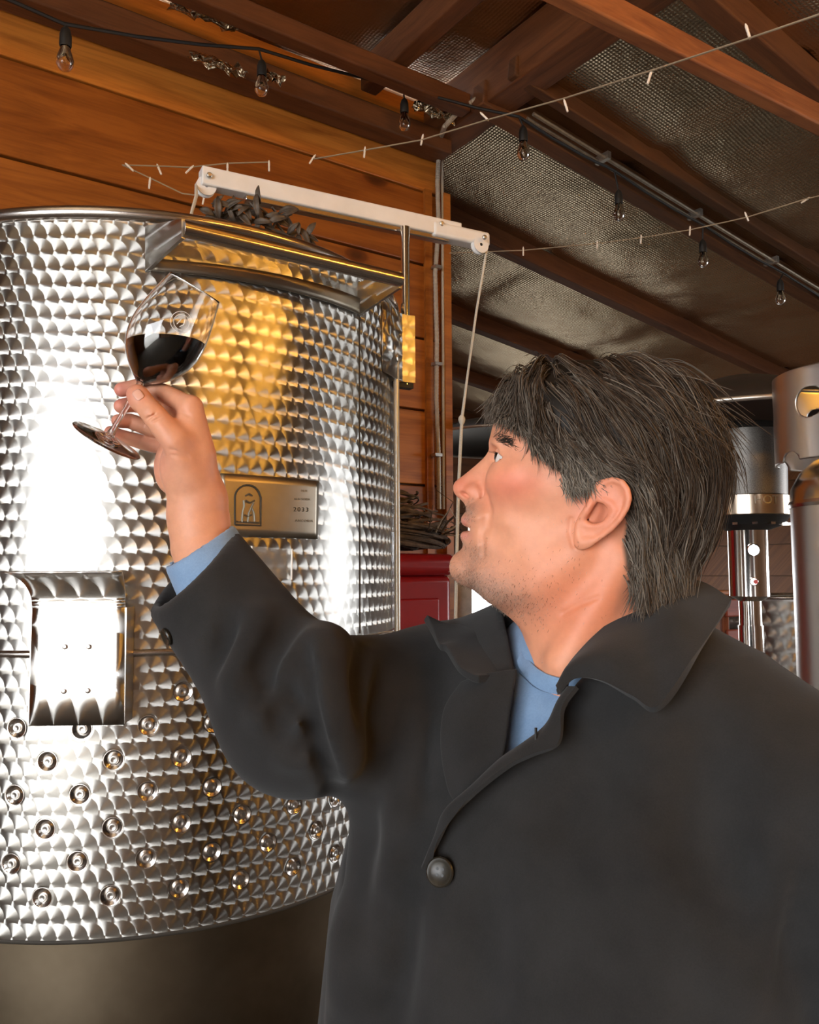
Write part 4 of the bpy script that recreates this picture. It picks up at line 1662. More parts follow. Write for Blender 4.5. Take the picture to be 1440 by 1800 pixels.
# brow, cheekbone, socket, chin, jaw
both(lambda p: HD.ell(p, (.010, .020, .0060), .012), HL(882, 780, -.030))
both(lambda p: HD.ell(p, (.0135, .0155, .0095), .010, 's'), HL(869, 803, -.034))
both(lambda p: HD.ell(p, (.030, .016, .018), .025), HL(915, 842, -.048))
HD.ell(HL(817, 996), (.012, .020, .013), .014)
# lips
HD.ell(HL(824.5, 914), (.0075, .0210, .0068), .004)
HD.ell(HL(825, 942), (.0085, .0190, .0068), .004)
HD.ell(HL(823, 929.5), (.0120, .0235, .0021), .002, 's')
both_l(lambda L: HD.caps(L, .0020, .005, 's'), [hhit(846, 938), hhit(848, 955), hhit(847, 975)])
both_l(lambda L: HD.caps(L, .0022, .010, 's'), [hhit(852, 874), hhit(858, 900), hhit(853, 925)])
# sternomastoid and jaw edge
both_l(lambda L: HD.caps(L, [.010, .009, .010], .020), [hhit(1095, 985) + [0, .004, 0], hhit(1040, 1080) + [0, .004, 0], hhit(985, 1165) + [0, .004, 0]])
both_l(lambda L: HD.caps(L, [.008, .008, .007], .026), [hhit(1010, 975) + [0, .007, 0], hhit(940, 1030) + [0, .007, 0], hhit(870, 1035) + [0, .006, 0]])
both_l(lambda L: HD.caps([p + np.array([0, np.sign(p[1]) * .0006, 0]) for p in L], .0009, .004, 's'), [hhit(990, 1078), hhit(1020, 1062), hhit(1050, 1050)])
both_l(lambda L: HD.caps(L, .0010, .003, 's'), [hhit(1004, 912), hhit(1001, 935), hhit(1008, 960)])
# eyes: ball + lids
EYC = HL(892, 806, -.0335)
EYR = .0118
for sg in (1, -1):
    c = EYC * np.array([1, sg, 1])
    m = .022
    sl, X, Y, Z = HD.win(c - m, c + m)
    d = np.sqrt((X - c[0]) ** 2 + (Y - c[1]) ** 2 + (Z - c[2]) ** 2)
    lid = np.abs(d - (EYR + .0008)) - .0011
    oc, up, lw = HL(899, 812.5, -.040), HL(866, 790.5, -.0335), HL(868, 813.5, -.0335)
    def side(a, b):
        nx, nz = -(b[2] - a[2]), (b[0] - a[0])
        L = math.hypot(nx, nz)
        return ((X - a[0]) * nx + (Z - a[2]) * nz) / L
    solid = np.minimum(HD.F[sl], 1)
    f = Field.smin(solid, lid.astype(np.float32), .002)
    # opening: between the two lid lines, in front of the outer corner
    opening = np.maximum(np.maximum(side(up, oc), side(oc, lw)), (X - oc[0]) + 0 * Y)
    opening = np.maximum(opening, d - (EYR + .010))
    f = np.maximum(f, -opening)
    f = np.maximum(f, -(d - EYR + .0002))      # hollow for the ball
    HD.F[sl] = f.astype(np.float32)


# ear (traced in an enlarged crop: 8.47 x, origin 980,810)
def EP(x, y, out=0.0):
    px, py = 980 + x / 8.47, 810 + y / 8.47
    lat = .0735 + .017 * np.clip((px - 1018) / 90, 0, 1) + out
    return HL(px, py, -lat)


outl = [(520, 420), (600, 300), (780, 255), (940, 290), (1050, 400), (1085, 560), (1040, 720), (940, 880), (800, 1040), (610, 1180), (470, 1285), (340, 1315), (255, 1240), (265, 1050), (330, 860), (440, 720)]
ep = np.array([EP(*q) for q in outl])
for sg in (1, -1):
    m = .012
    lo, hi = ep.min(0) - m, ep.max(0) + m
    if sg < 0: lo, hi = np.array([lo[0], -hi[1], lo[2]]), np.array([hi[0], -lo[1], hi[2]])
    sl, X, Y, Z = HD.win(lo, hi)
    sdp = -poly_sd(X[:, 0, :].astype(float), Z[0].astype(float), crom(np.vstack([ep, ep[:1]]), 60)[:-1][:, [0, 2]])[:, None, :]
    ye = (-ep[:, 1]).min() + (X - ep[0][0]) / (ep[:, 0].max() - ep[0][0]) * .0  # plane through the rim
    A_ = np.c_[ep[:, 0], ep[:, 2], np.ones(len(ep))]
    co = np.linalg.lstsq(A_, ep[:, 1], rcond=None)[0]
    yp = (co[0] * X + co[1] * Z + co[2]) * sg
    d = np.maximum(sdp, np.abs(Y - yp) - .0018)
    HD.put(sl, d.astype(np.float32), .002, 'u')
    # fill between plate and skull at the root
both_l(lambda L: HD.caps(L, .006, .006), [EP(560, 420, -.008), EP(560, 700, -.010), EP(460, 1000, -.010)])
# concha bowl
both(lambda p: HD.ell(p, (.0095, .0075, .0120), .003, 's', rot=np.array([[.85, 0, .5], [0, 1, 0], [-.5, 0, .85]])), EP(560, 800, .003))
both(lambda p: HD.ell(p, (.0085, .0030, .0095), .003, 's'), EP(790, 500, .0052))
both_l(lambda L: HD.caps(L, .0020, .003, 's'), [EP(960, 560, .0034), EP(940, 720, .0034), EP(860, 880, .0034)])
hel = [(630, 590), (600, 500), (625, 400), (700, 325), (830, 285), (960, 320), (1040, 430), (1065, 560), (1030, 700), (935, 860), (810, 1000), (690, 1095), (560, 1180)]
both_l(lambda L: HD.caps(L, [.0018, .0020, .0022, .0024, .0026, .0028, .0028, .0028, .0027, .0026, .0025, .0025, .0025], .002), [EP(*q, .001) for q in hel])
ant = [(700, 590), (800, 640), (860, 740), (800, 850), (700, 940), (560, 975), (430, 960), (360, 930)]
both_l(lambda L: HD.caps(L, .0023, .003), [EP(*q, .0005) for q in ant])
both_l(lambda L: HD.caps(L, [.0035, .0038, .003], .004), [EP(500, 640, .001), EP(440, 740, .002), EP(360, 850, .001)])
both_l(lambda L: HD.caps(L, [.003, .0042, .0048, .004], .004), [EP(310, 960, 0), EP(330, 1130, .0), EP(370, 1220, .0), EP(480, 1200, 0)])
both(lambda p: HD.ell(p, (.003, .004, .003), .002, 's'), EP(415, 880, -.004))

Vh, Qh = HD.nets()
Vh = relax(Vh, Qh, 1, .4)
Vw = HO + Vh @ HM.T


# pigment by place on the head (same on both sides)
def blob(V, p, rx, rz):
    return np.exp(-(((V[:, 0] - p[0]) / rx) ** 2 + ((V[:, 2] - p[2]) / rz) ** 2))


base = np.array([.70, .315, .185])
ch = np.tile(base, (len(Vh), 1))


def mixc(w, c):
    global ch
    w = np.clip(w, 0, 1)[:, None]
    ch = ch * (1 - w) + np.array(c) * w


RED = (.66, .195, .115)
mixc(.75 * blob(Vh, HL(812, 852, 0), .016, .014), RED)
mixc(.75 * blob(Vh, HL(905, 850, -.06), .026, .014), RED)
mixc(.45 * blob(Vh, HL(880, 860, -.06), .03, .02), RED)
mixc(.6 * blob(Vh, HL(1060, 890, -.08), .028, .035), RED)
mixc(.75 * blob(Vh, HL(1000, 1060, -.05), .05, .035), (.66, .205, .100))
mixc(.6 * blob(Vh, HL(1080, 1050, -.05), .05, .04), (.62, .22, .12))
mixc(.4 * blob(Vh, HL(940, 780, -.05), .03, .02), (.64, .26, .17))
# stubble shadow on lip, chin and under the jaw
rn = RNG.random(len(Vh))
for q, a, rx, rz in (((832, 896), .75, .010, .010), ((835, 1000), .62, .022, .020), ((870, 1030), .6, .03, .018), ((850, 1035), .65, .03, .016), ((920, 1050), .35, .035, .02), ((840, 965), .4, .02, .012)):
    mixc(a * blob(Vh, HL(*q), rx, rz) * (.55 + .6 * rn), (.26, .165, .125))
mixc(.7 * blob(Vh, HL(818, 915), .008, .0055), (.58, .20, .17))
mixc(.7 * blob(Vh, HL(820, 940), .009, .0045), (.60, .22, .18))
# scalp under the hair
scalp_px = [(880, 735), (905, 745), (930, 772), (962, 782), (985, 800), (992, 850), (1003, 858), (1040, 850), (1050, 838), (1095, 838), (1108, 880), (1095, 960), (1100, 1000), (1150, 1040), (1230, 1000), (1275, 800), (1200, 620), (1000, 600), (860, 680)]
scp = np.array([HL(*q, -.06)[[0, 2]] for q in scalp_px])
inside = poly_sd(Vh[:, 0], Vh[:, 2], scp)
earm = (np.abs(Vh[:, 1]) > .0715) & (poly_sd(Vh[:, 0], Vh[:, 2], ep[:, [0, 2]]) > -.004)
mixc(np.where(earm, 0, np.clip(inside / .004 + .5, 0, 1)), (.10, .07, .05))

# ================================================================== the man: right hand and forearm
HN = Field(P(180, 660, .86) - [.02, .075, .24], P(430, 660, .86) + [.03, .085, .03], .0012)
W_ = lambda px, py, d: P(px, py, d)
wr_ = W_(348, 905, .872)
mcp = dict(i=W_(336, 716, .850), m=W_(334, 735, .872), r=W_(322, 762, .893), p=W_(306, 790, .910))
# palm: metacarpal bars + pads
HN.caps([wr_, W_(352, 800, .856), mcp['i']], [.024, .0165, .0118], .012)
HN.caps([wr_, W_(350, 810, .876), mcp['m']], [.024, .0165, .0122], .012)
HN.caps([wr_, W_(340, 825, .893), mcp['r']], [.022, .0155, .0115], .012)
HN.caps([wr_, W_(322, 840, .905), mcp['p']], [.020, .0150, .0105], .012)
HN.ell(W_(314, 820, .858), (.019, .022, .030), .022)      # thenar
HN.ell(W_(294, 822, .895), (.013, .016, .024), .022)      # hypothenar
# forearm
HN.caps([W_(352, 880, .870), wr_, W_(356, 960, .868), W_(400, 1055, .850)], [.0275, .0300, .0330, .0380], .014, sq=(1, 1, 1))
# fingers (proximal, middle, distal)
HN.caps([mcp['i'], W_(286, 690, .874), W_(243, 680, .880), W_(214, 685, .874)], [.0110, .0098, .0088, .0078], .005)
HN.caps([mcp['m'], W_(272, 716, .900), W_(235, 710, .897), W_(213, 714, .886)], [.0112, .0100, .0090, .0078], .005)
HN.caps([mcp['r'], W_(262, 752, .918), W_(228, 740, .913), W_(208, 740, .902)], [.0105, .0095, .0085, .0075], .005)
HN.caps([mcp['p'], W_(252, 778, .928), W_(218, 768, .922), W_(194, 759, .914)], [.0095, .0085, .0076, .0066], .004)
# thumb
HN.caps([W_(334, 838, .850), W_(308, 776, .832), W_(268, 726, .832), W_(240, 693, .842)], [.0170, .0138, .0122, .0098], .009)
HN.ell(W_(244, 700, .838), (.0100, .0095, .0125), .006)
# web between thumb and index, knuckle bumps, creases
HN.caps([W_(322, 770, .842), W_(330, 742, .850)], [.010, .009], .014)
for q in ((268, 727, .8215), (262, 733, .8215), (275, 735, .8205)):
    HN.caps([W_(q[0] - 9, q[1] + 8, q[2]), W_(q[0] + 10, q[1] - 3, q[2])], .0007, .002, 's')
for a, b in (((300, 790, .815), (330, 800, .824)), ((303, 800, .815), (333, 806, .826)), ((316, 722, .840), (332, 730, .838)), ((300, 716, .848), (308, 728, .846))):
    pa, pb = W_(*a), W_(*b)
    pts = []
    for t in np.linspace(0, 1, 6):
        q = pa + (pb - pa) * t
        r = q - EYE
        L = np.linalg.norm(r)
        pts.append(HN.march(EYE, r / L, L - .06, L + .08, 200))
    HN.caps(pts, .0008, .0028, 's')
# thumb nail recess outline
Vd, Qd = HN.nets()
Vd = relax(Vd, Qd, 2, .45)
cd_ = np.tile(np.array([.66, .315, .190]), (len(Vd), 1))


def pxy(V):
    v = V - EYE
    d = v @ _fw
    return 720 + F * (v @ CR) / d, 900 - F * (v @ CU) / d


hpx, hpy = pxy(Vd)


def hblob(x, y, rx, ry): return np.exp(-(((hpx - x) / rx) ** 2 + ((hpy - y) / ry) ** 2))


for x, y, rx, ry, a, c in ((205, 690, 25, 40, .7, (.62, .20, .17)), (190, 755, 30, 30, .6, (.60, .22, .18)), (275, 810, 30, 40, .45, (.62, .25, .19)), (245, 690, 18, 18, .35, (.64, .26, .19)), (350, 880, 50, 30, .3, (.60, .30, .20))):
    w = (a * hblob(x, y, rx, ry))[:, None]
    cd_ = cd_ * (1 - w) + np.array(c) * w

# ================================================================== the man: torso field for coat and shirt
LAT = np.array([.70, -.714, 0])       # towards his left shoulder (near, right of the frame)
FRO = np.array([-.714, -.70, 0])      # chest direction
E0 = 1.55
RSH, LSH = np.array([.025, .99, E0 - .152]), np.array([.355, .665, E0 - .208])
NCK = np.array([.180, .845, E0 - .06])
ELB = P(528, 1252, .795)
CUF = P(338, 1000, .862)


def torso_field(lo, hi, h, grow=0.0):
    f = Field(lo, hi, h)
    Z = f.ax[2].astype(float)
    zr = Z - E0
    zk = [-.95, -.70, -.50, -.35, -.22, -.14, -.08]
    cx = np.interp(zr, zk, [.125, .125, .130, .140, .155, .170, .18])
    cy = np.interp(zr, zk, [.835, .835, .835, .835, .838, .840, .845])
    hw = np.interp(zr, zk, [.262, .250, .240, .240, .222, .185, .12]) + grow
    hd = np.interp(zr, zk, [.185, .180, .172, .160, .138, .115, .08]) + grow
    X, Y = f.ax[0][:, None, None], f.ax[1][None, :, None]
    l = (X - cx) * LAT[0] + (Y - cy) * LAT[1]
    n = (X - cx) * FRO[0] + (Y - cy) * FRO[1]
    q = (np.abs(l / hw) ** 2.4 + np.abs(n / hd) ** 2.4) ** (1 / 2.4)
    f.F = ((q - 1) * np.minimum(hw, hd)).astype(np.float32)
    f.F = np.maximum(f.F, (f.ax[2][None, None, :] - (E0 - .115 + grow)))
    f.F = f.F.astype(np.float32)
    # shoulders and trapezius
    f.caps([RSH, NCK + [-.035, .035, -.045], NCK + [.035, -.035, -.045], LSH], [.062 + grow, .070 + grow, .070 + grow, .066 + grow], .06)
    f.caps([RSH + [.03, -.02, 0], NCK + [0, 0, -.03], LSH + [-.03, .02, 0]], [.045 + grow, .060 + grow, .045 + grow], .05)
    return f


LO, HI = np.array([-.34, .36, .72]), np.array([.56, 1.16, 1.64])
CTH = .0044
CT = torso_field(LO, HI, CTH, .012)
# right sleeve (raised arm) and left sleeve (hanging, nearer the camera)
CT.caps([RSH, ELB + (RSH - ELB) * .5 + [0, 0, -.006], ELB], [.078, .082, .074], .045)
CT.caps([ELB, ELB + (CUF - ELB) * .5, CUF + (CUF - ELB) * .15], [.072, .064, .060], .03)
CT.caps([LSH, LSH + [.050, -.035, -.16], LSH + [.065, -.075, -.40], LSH + [.05, -.12, -.60]], [.076, .078, .070, .064], .03)
SL_AX = (CUF - ELB) / np.linalg.norm(CUF - ELB)


def chit(px, py, f=None, t0=.3, t1=1.3):
    r = ray(px, py)
    return (f or CT).march(EYE, r, t0, t1, 700)


def on(px, py, off=0.0, f=None):
    p = chit(px, py, f)
    if off:
        g = (f or CT).grad(p, .006)
        p = p + g * off
    return p


# traced folds: valley grooves and ridges on the coat
def groove(pts, r, k, depth=0.0):
    """valley that fades out of the cloth at both ends"""
    px_ = crom(pts, max(8, len(pts) * 4))
    w = np.sqrt(np.sin(np.linspace(.06, math.pi - .06, len(px_))))
    hit_ = [on(*q) for q in px_]
    CT.caps([p + CT.grad(p, .006) * (depth * q + (1 - q) * r * 1.6) for p, q in zip(hit_, w)], r, k, 's')


def ridge(pts, r, k, sink=.0):
    CT.caps([on(*q) - CT.grad(on(*q)) * sink for q in crom(pts, max(4, len(pts) * 3))], r, k, 'u')


ridge([(452, 1085), (440, 1130), (410, 1195)], .012, .022, .007)
ridge([(500, 1150), (470, 1200), (455, 1250)], .009, .018, .005)
ridge([(548, 1135), (520, 1190), (512, 1270), (520, 1320)], .013, .020, .006)
ridge([(585, 1122), (575, 1180), (588, 1260), (605, 1340)], .017, .030, .008)
groove([(405, 1088), (390, 1125), (370, 1177)], .010, .012, -.003)
groove([(512, 1100), (466, 1151), (437, 1212)], .012, .011, -.006)
groove([(474, 1183), (448, 1241)], .008, .009, -.004)
groove([(526, 1120), (500, 1189), (489, 1261), (494, 1319)], .012, .010, -.008)
groove([(534, 1131), (537, 1203), (552, 1275), (572, 1350), (592, 1405)], .009, .007, -.008)
groove([(512, 1212), (526, 1249)], .006, .008, -.003)
groove([(530, 1299), (529, 1319), (506, 1339)], .007, .008, -.003)
# body drape
for pts, r, k, dp in (([(640, 1140), (632, 1200), (640, 1270)], .009, .014, -.003), ([(690, 1150), (668, 1230), (655, 1330)], .009, .014, -.003), ([(625, 1420), (615, 1560), (612, 1720)], .012, .020, -.002),
                      ([(690, 1330), (668, 1480), (650, 1700)], .010, .018, -.002), ([(1420, 1480), (1400, 1560), (1380, 1640), (1355, 1730)], .012, .028, -.002),
                      ([(1318, 1440), (1304, 1520), (1296, 1600)], .012, .032, -.001), ([(1250, 1300), (1240, 1400), (1225, 1500)], .010, .04, .005), ([(720, 1560), (705, 1680), (690, 1790)], .010, .030, .003),
                      ([(1050, 1330), (1020, 1400), (985, 1450)], .010, .04, .006), ([(860, 1600), (850, 1700), (845, 1800)], .010, .04, .006), ([(760, 1240), (750, 1340), (742, 1440)], .009, .018, -.001)):
    groove(pts, r, k, dp)
for pts, r, k, sk in (([(660, 1390), (640, 1520), (632, 1700)], .012, .05, .008), ([(735, 1280), (720, 1400), (708, 1520)], .010, .045, .007), ([(610, 1650), (604, 1800)], .012, .05, .007), ([(1360, 1500), (1340, 1610), (1322, 1720)], .012, .05, .008), ([(700, 1440), (690, 1560), (680, 1680)], .010, .03, .006)):
    ridge(pts, r, k, sk)
CT0 = Field(LO, HI, CTH)
CT0.F = CT.F.copy()
# cuff: cut square and hollow
sl, X, Y, Z = CT.win(CUF - .16, CUF + .16)
cut_n = SL_AX - _fw * .60
cut_n = cut_n / np.linalg.norm(cut_n)
pl = (X - CUF[0]) * cut_n[0] + (Y - CUF[1]) * cut_n[1] + (Z - CUF[2]) * cut_n[2]
CT.put(sl, pl.astype(np.float32), .006, 'i')
CT.caps([CUF - SL_AX * .12, CUF + SL_AX * .14], [.045, .051], .003, 's')
# neck hole and the V opening of the coat front
CT.caps([NCK + [0, 0, -.09], NCK + [-.01, 0, .12]], [.060, .078], .01, 's')
vpoly = np.array([(880, 1060), (908, 1195), (884, 1345), (905, 1338), (962, 1284), (996, 1242), (1010, 1205), (1120, 1090), (1100, 1040)], float)
sl = tuple(slice(None) for _ in range(3))
XX, YY, ZZ = CT.ax[0][:, None, None], CT.ax[1][None, :, None], CT.ax[2][None, None, :]
dep = (XX * _fw[0] + YY * _fw[1] + (ZZ - EYE[2]) * _fw[2])
U_ = 720 + F * (XX * CR[0] + YY * CR[1] + (ZZ - EYE[2]) * CR[2]) / dep
V_ = 900 - F * (XX * CU[0] + YY * CU[1] + (ZZ - EYE[2]) * CU[2]) / dep
box_ = (U_ > 860) & (U_ < 1140) & (V_ > 1030) & (V_ < 1360) & (dep < .86)
ii = np.argwhere(box_)
u1, v1, d1 = U_[box_], V_[box_], np.broadcast_to(dep, box_.shape)[box_]
sdv = poly_sd(u1, v1, vpoly) * d1 / F
CT.F[box_] = np.maximum(CT.F[box_], sdv.astype(np.float32))
del XX, YY, ZZ, U_, V_, dep, box_
# hem: leave the bottom open at knee height
Vc, Qc = CT.nets()
Vc = relax(Vc, Qc, 1, .4)

# shirt body under the coat and its left sleeve end
SF = torso_field(np.array([-.40, .50, 1.10]), np.array([.46, 1.15, 1.62]), .0042, -.012)
SF.caps([NCK + [0, 0, -.12], NCK + [-.014, -.012, -.045]], [.075, .066], .03)
sh_ax = P(349, 955, .868) - P(405, 1060, .850)
sh_ax /= np.linalg.norm(sh_ax)
sh_cut = sh_ax - _fw * .40
sh_cut /= np.linalg.norm(sh_cut)
SF.caps([P(405, 1060, .850), P(349, 955, .868), P(349, 955, .868) + sh_ax * .05], [.046, .0415, .0405], .01)
SF.caps([ELB, P(405, 1060, .850)], [.05, .046], .01)
SF.caps([RSH, ELB], [.05, .05], .02)
sh_top = P(349, 958, .868)
sl, X, Y, Z = SF.win(sh_top - .10, sh_top + .10)
pl = (X - sh_top[0]) * sh_cut[0] + (Y - sh_top[1]) * sh_cut[1] + (Z - sh_top[2]) * sh_cut[2]
SF.put(sl, pl.astype(np.float32), .003, 'i')
SF.caps([sh_top - sh_ax * .06, sh_top + sh_ax * .06], [.0350, .0350], 0, 's')
SF.caps([NCK + [-.002, -.012, -.062], NCK + [-.01, -.02, .10]], [.050, .065], 0.004, 's')
Vs, Qs = SF.nets()
Vs = relax(Vs, Qs, 2, .45)

# ------------------------------------------------------------------ assemble the man
# plain torso inside the clothes keeps head, arm and hand one body
TB = torso_field(np.array([-.40, .50, .80]), np.array([.50, 1.15, 1.56]), .012, -.035)
TB.caps([NCK + [.0, .0, -.10], NCK + [-.01, -.0, -.02]], [.06, .052], .02)
TB.caps([RSH, ELB, P(400, 1055, .850)], [.045, .042, .034], .03)
TB.caps([LSH, LSH + [.050, -.035, -.16], LSH + [.065, -.075, -.40]], [.045, .045, .04], .03)
Vt, Qt = TB.nets()
allV = np.concatenate([Vw, Vd, Vt])
allQ = np.concatenate([Qh, Qd + len(Vw), Qt + len(Vw) + len(Vd)])
allC = np.concatenate([ch, cd_, np.tile(base, (len(Vt), 1))])
FOOT = np.array([.13, .835, 0.0])
person = link('person', np_mesh('person', allV - FOOT, allQ, M['skin'], allC))
person.location = Vector(FOOT)
tag(person, 'man in black coat in profile, raising a glass of red wine', 'person')


def pchild(name, V, Q, mat, cols=None, parent=None):
    return link(name, np_mesh(name, V, Q, mat, cols), parent or person)


coat = pchild('coat', Vc, Qc, M['coat'])
shirt = pchild('shirt', Vs, Qs, M['shirt'])


def sheet(rows, th, name, mat, parent, nu=28, nv=14, mid=None):
    """thick cloth sheet lofted through rows of world points"""
    rows = [crom(r, nu) for r in rows]
    rows = np.array(rows)
    G = np.stack([crom(rows[:, i], nv) for i in range(nu)], 1)
    o = MB().grid(G).build(name, mat, parent, 180)
    solidify(o, th, 0)
    bv = o.modifiers.new('round', 'BEVEL')
    bv.width = th * .45
    bv.segments = 3
    bv.limit_method = 'ANGLE'
    bv.angle_limit = math.radians(50)
    ss = o.modifiers.new('soft', 'SUBSURF')
    ss.levels = 1
    ss.render_levels = 1
    return o


def lift(px, py, off): return on(px, py, off, CT0)


# near (left) lapel rolled over: from the roll line to its free edge
up_e = [(1000, 1226), (990, 1248), (962, 1281), (925, 1311), (885, 1341), (840, 1391), (800, 1431), (775, 1468), (753, 1522)]
lo_e = [(1036, 1230), (1010, 1266), (996, 1312), (960, 1338), (925, 1360), (873, 1402), (825, 1441), (790, 1477), (762, 1527)]
r0 = [lift(*q, .002) for q in up_e]
r2 = [lift(*q, .027 if i < 6 else .027 - .007 * (i - 5)) for i, q in enumerate(lo_e)]
r1 = [lift((a[0] + b[0]) / 2, (a[1] + b[1]) / 2, .023 if i < 7 else .012) for i, (a, b) in enumerate(zip(up_e, lo_e))]
lap = sheet([r0, r1, r2], .0045, 'lapel', M['coat'], coat, 44, 10)
# far (right) lapel
ra = [(912, 1180), (906, 1215), (898, 1265), (888, 1330), (868, 1375)]
rb = [(822, 1205), (790, 1255), (786, 1320), (798, 1390), (815, 1420)]
sheet([[lift(*q, .003) for q in ra], [lift((a[0] + b[0]) / 2, (a[1] + b[1]) / 2, .011) for a, b in zip(ra, rb)], [lift(*q, .008) for q in rb]], .0045, 'lapel', M['coat'], coat, 26, 10)
# near collar leaf
fold = [(988, 1222, .715), (1000, 1180, .717), (1035, 1136, .725), (1075, 1098, .738), (1115, 1066, .757), (1150, 1028, .79), (1190, 1022, .86)]
outr = [(1001, 1241, .0), (1030, 1212, .0), (1072, 1217, 0), (1122, 1246, 0), (1162, 1264, 0), (1222, 1180, 0), (1262, 1098, 0)]
rowF = [P(*q) for q in fold]
rowO = []
for (x, y, _) in outr:
    rowO.append(lift(x, y, .024))
rowM = []
for a, b in zip(rowF, rowO):
    m_ = (a + b) / 2
    tow = EYE - m_
    rowM.append(m_ + tow / np.linalg.norm(tow) * .010 + UZ * .006)
collar = sheet([rowF, rowM, rowO], .0075, 'collar', M['coat'], coat, 48, 22)
# stand of the collar inside, round the neck to the far leaf
foldF = [(800, 1098, .93), (845, 1088, .925), (893, 1079, .905), (911, 1102, .89), (920, 1128, .87), (922, 1158, .845), (917, 1180, .825)]
outF = [(752, 1118), (772, 1140), (790, 1160), (806, 1166), (832, 1192), (852, 1207), (866, 1212)]
rowF2 = [P(q[0], q[1] + (9 if i < 4 else 0), q[2]) for i, q in enumerate(foldF)]
rowO2 = [lift(*q, .022) for q in outF]
rowM2 = [(a + b) / 2 - _fw * .012 + UZ * .000 for a, b in zip(rowF2, rowO2)]
collar2 = sheet([rowF2, rowM2, rowO2], .0075, 'collar', M['coat'], coat, 40, 20)
# back of the collar behind the nape
bk0 = [P(1190, 1022, .86), P(1150, 1040, .93), P(1060, 1060, .955), P(960, 1082, .945), P(893, 1092, .905)]
bk1 = [P(1250, 1100, .84), P(1180, 1120, .97), P(1060, 1130, 1.0), P(950, 1130, .99), P(860, 1120, .95)]
sheet([bk0, [(a + b) / 2 + UZ * .01 for a, b in zip(bk0, bk1)], bk1], .006, 'collar_back', M['coat'], coat, 30, 8)


# buttons
def button(px, py, r, off, parent, nrm=None):
    c = lift(px, py, off)
    n = CT0.grad(c, .01) if nrm is None else nrm
    b = MB().lathe([(.0001, 0), (r * .92, 0), (r, .0012), (r, .0028), (r * .9, .0040), (r * .72, .0034), (r * .6, .0026), (.0001, .0024)], 28, c, n).build('button', M['button'], parent)
    x = np.cross(n, UZ)
    x /= np.linalg.norm(x)
    y = np.cross(n, x)
    for i, j in ((-1, -1), (-1, 1), (1, -1), (1, 1)):
        q = c + (x * i + y * j) * r * .2 + n * .0022
        MB().lathe([(r * .10, 0), (r * .10, .0006), (.0001, .0006)], 8, q, n).build('thread_hole', M['black'], b)
    return b


button(783, 1533, .0125, .006, coat, (CT0.grad(lift(783, 1533, 0), .02) + np.array([.25, -.25, 0])) / 1.1)
button(296, 1118, .009, .000, coat)
# buttonhole on the lapel
bh = lift(966, 1308, .027)
MB().tube([bh + UZ * .007, bh - UZ * .007], .0012, 5).build('buttonhole', M['black'], coat)

# neckband of the shirt
nb0 = [(920, 1132), (926, 1150), (938, 1168), (955, 1181), (975, 1189), (1000, 1193), (1030, 1185)]
nb1 = [(912, 1165), (920, 1182), (933, 1198), (950, 1211), (972, 1219), (998, 1222), (1030, 1214)]
nb0p, nb1p = [], []
for (a, b), (c_, d_) in zip(nb0, nb1):
    ph = chit(a, b + 3, SF, .5, 1.1)
    pn = HO + HM @ hhit(a, b) if True else ph
    dn_ = proj(pn)[2]
    nb0p.append(P(a, b, min(dn_, .86) - .003))
    nb1p.append(on(c_, d_, .003, SF))
sheet([nb0p, [(a + b) / 2 - _fw * .003 for a, b in zip(nb0p, nb1p)], nb1p], .003, 'neckband', M['shirt'], shirt, 26, 8)
# front of the shirt from the neckband down into the coat
sb = [[(908, 1175), (922, 1190), (950, 1213), (998, 1224), (1035, 1216)], [(890, 1240), (910, 1245), (940, 1252), (985, 1255), (1020, 1250)], [(868, 1330), (890, 1335), (915, 1340), (950, 1330), (985, 1310)], [(850, 1400), (872, 1400), (900, 1400), (930, 1390), (960, 1370)]]
sheet([[on(*q, .001, SF) for q in r] for r in sb], .003, 'shirt_front', M['shirt'], shirt, 24, 16)

# eyes
for sg in (1, -1):
    c = EYC * np.array([1, sg, 1])
    gaze = np.array([-.93, .10 * sg * 0, .36])
    gaze /= np.linalg.norm(gaze)
    cw_ = HO + HM @ c
    gw = HM @ gaze
    prof = [(EYR * math.sin(a), -EYR * math.cos(a)) for a in np.linspace(0, math.pi * .80, 16)]
    ball = MB().lathe([(max(r, 1e-5), h) for r, h in prof], 24, cw_, gw).build('eyeball', plain('eye_white', (.60, .56, .52), .12), person, 180)
    ri, hi_ = prof[-1]
    MB().lathe([(ri, hi_), (ri * .55, hi_ + .0009), (ri * .4, hi_ + .0009)], 24, cw_, gw).build('iris', plain('iris_brown', (.10, .065, .035), .1), ball)
    MB().lathe([(ri * .42, hi_ + .0009), (.0001, hi_ + .0010)], 20, cw_, gw).build('pupil', M['black'], ball)
    MB().lathe([(ri, hi_ + .0001), (ri * .7, hi_ + .0022), (ri * .3, hi_ + .0031), (.0001, hi_ + .0033)], 20, cw_, gw).build('cornea', plain('cornea', (1, 1, 1), .01, 0, trans=1.0, ior=1.33), ball, 180)
# teeth
MB().box(HO + HM @ HL(833, 926.5), HM[:, 0], HM[:, 1], HM[:, 2], (.008, .026, .006)).build('teeth', plain('tooth', (.75, .70, .62), .25), person)
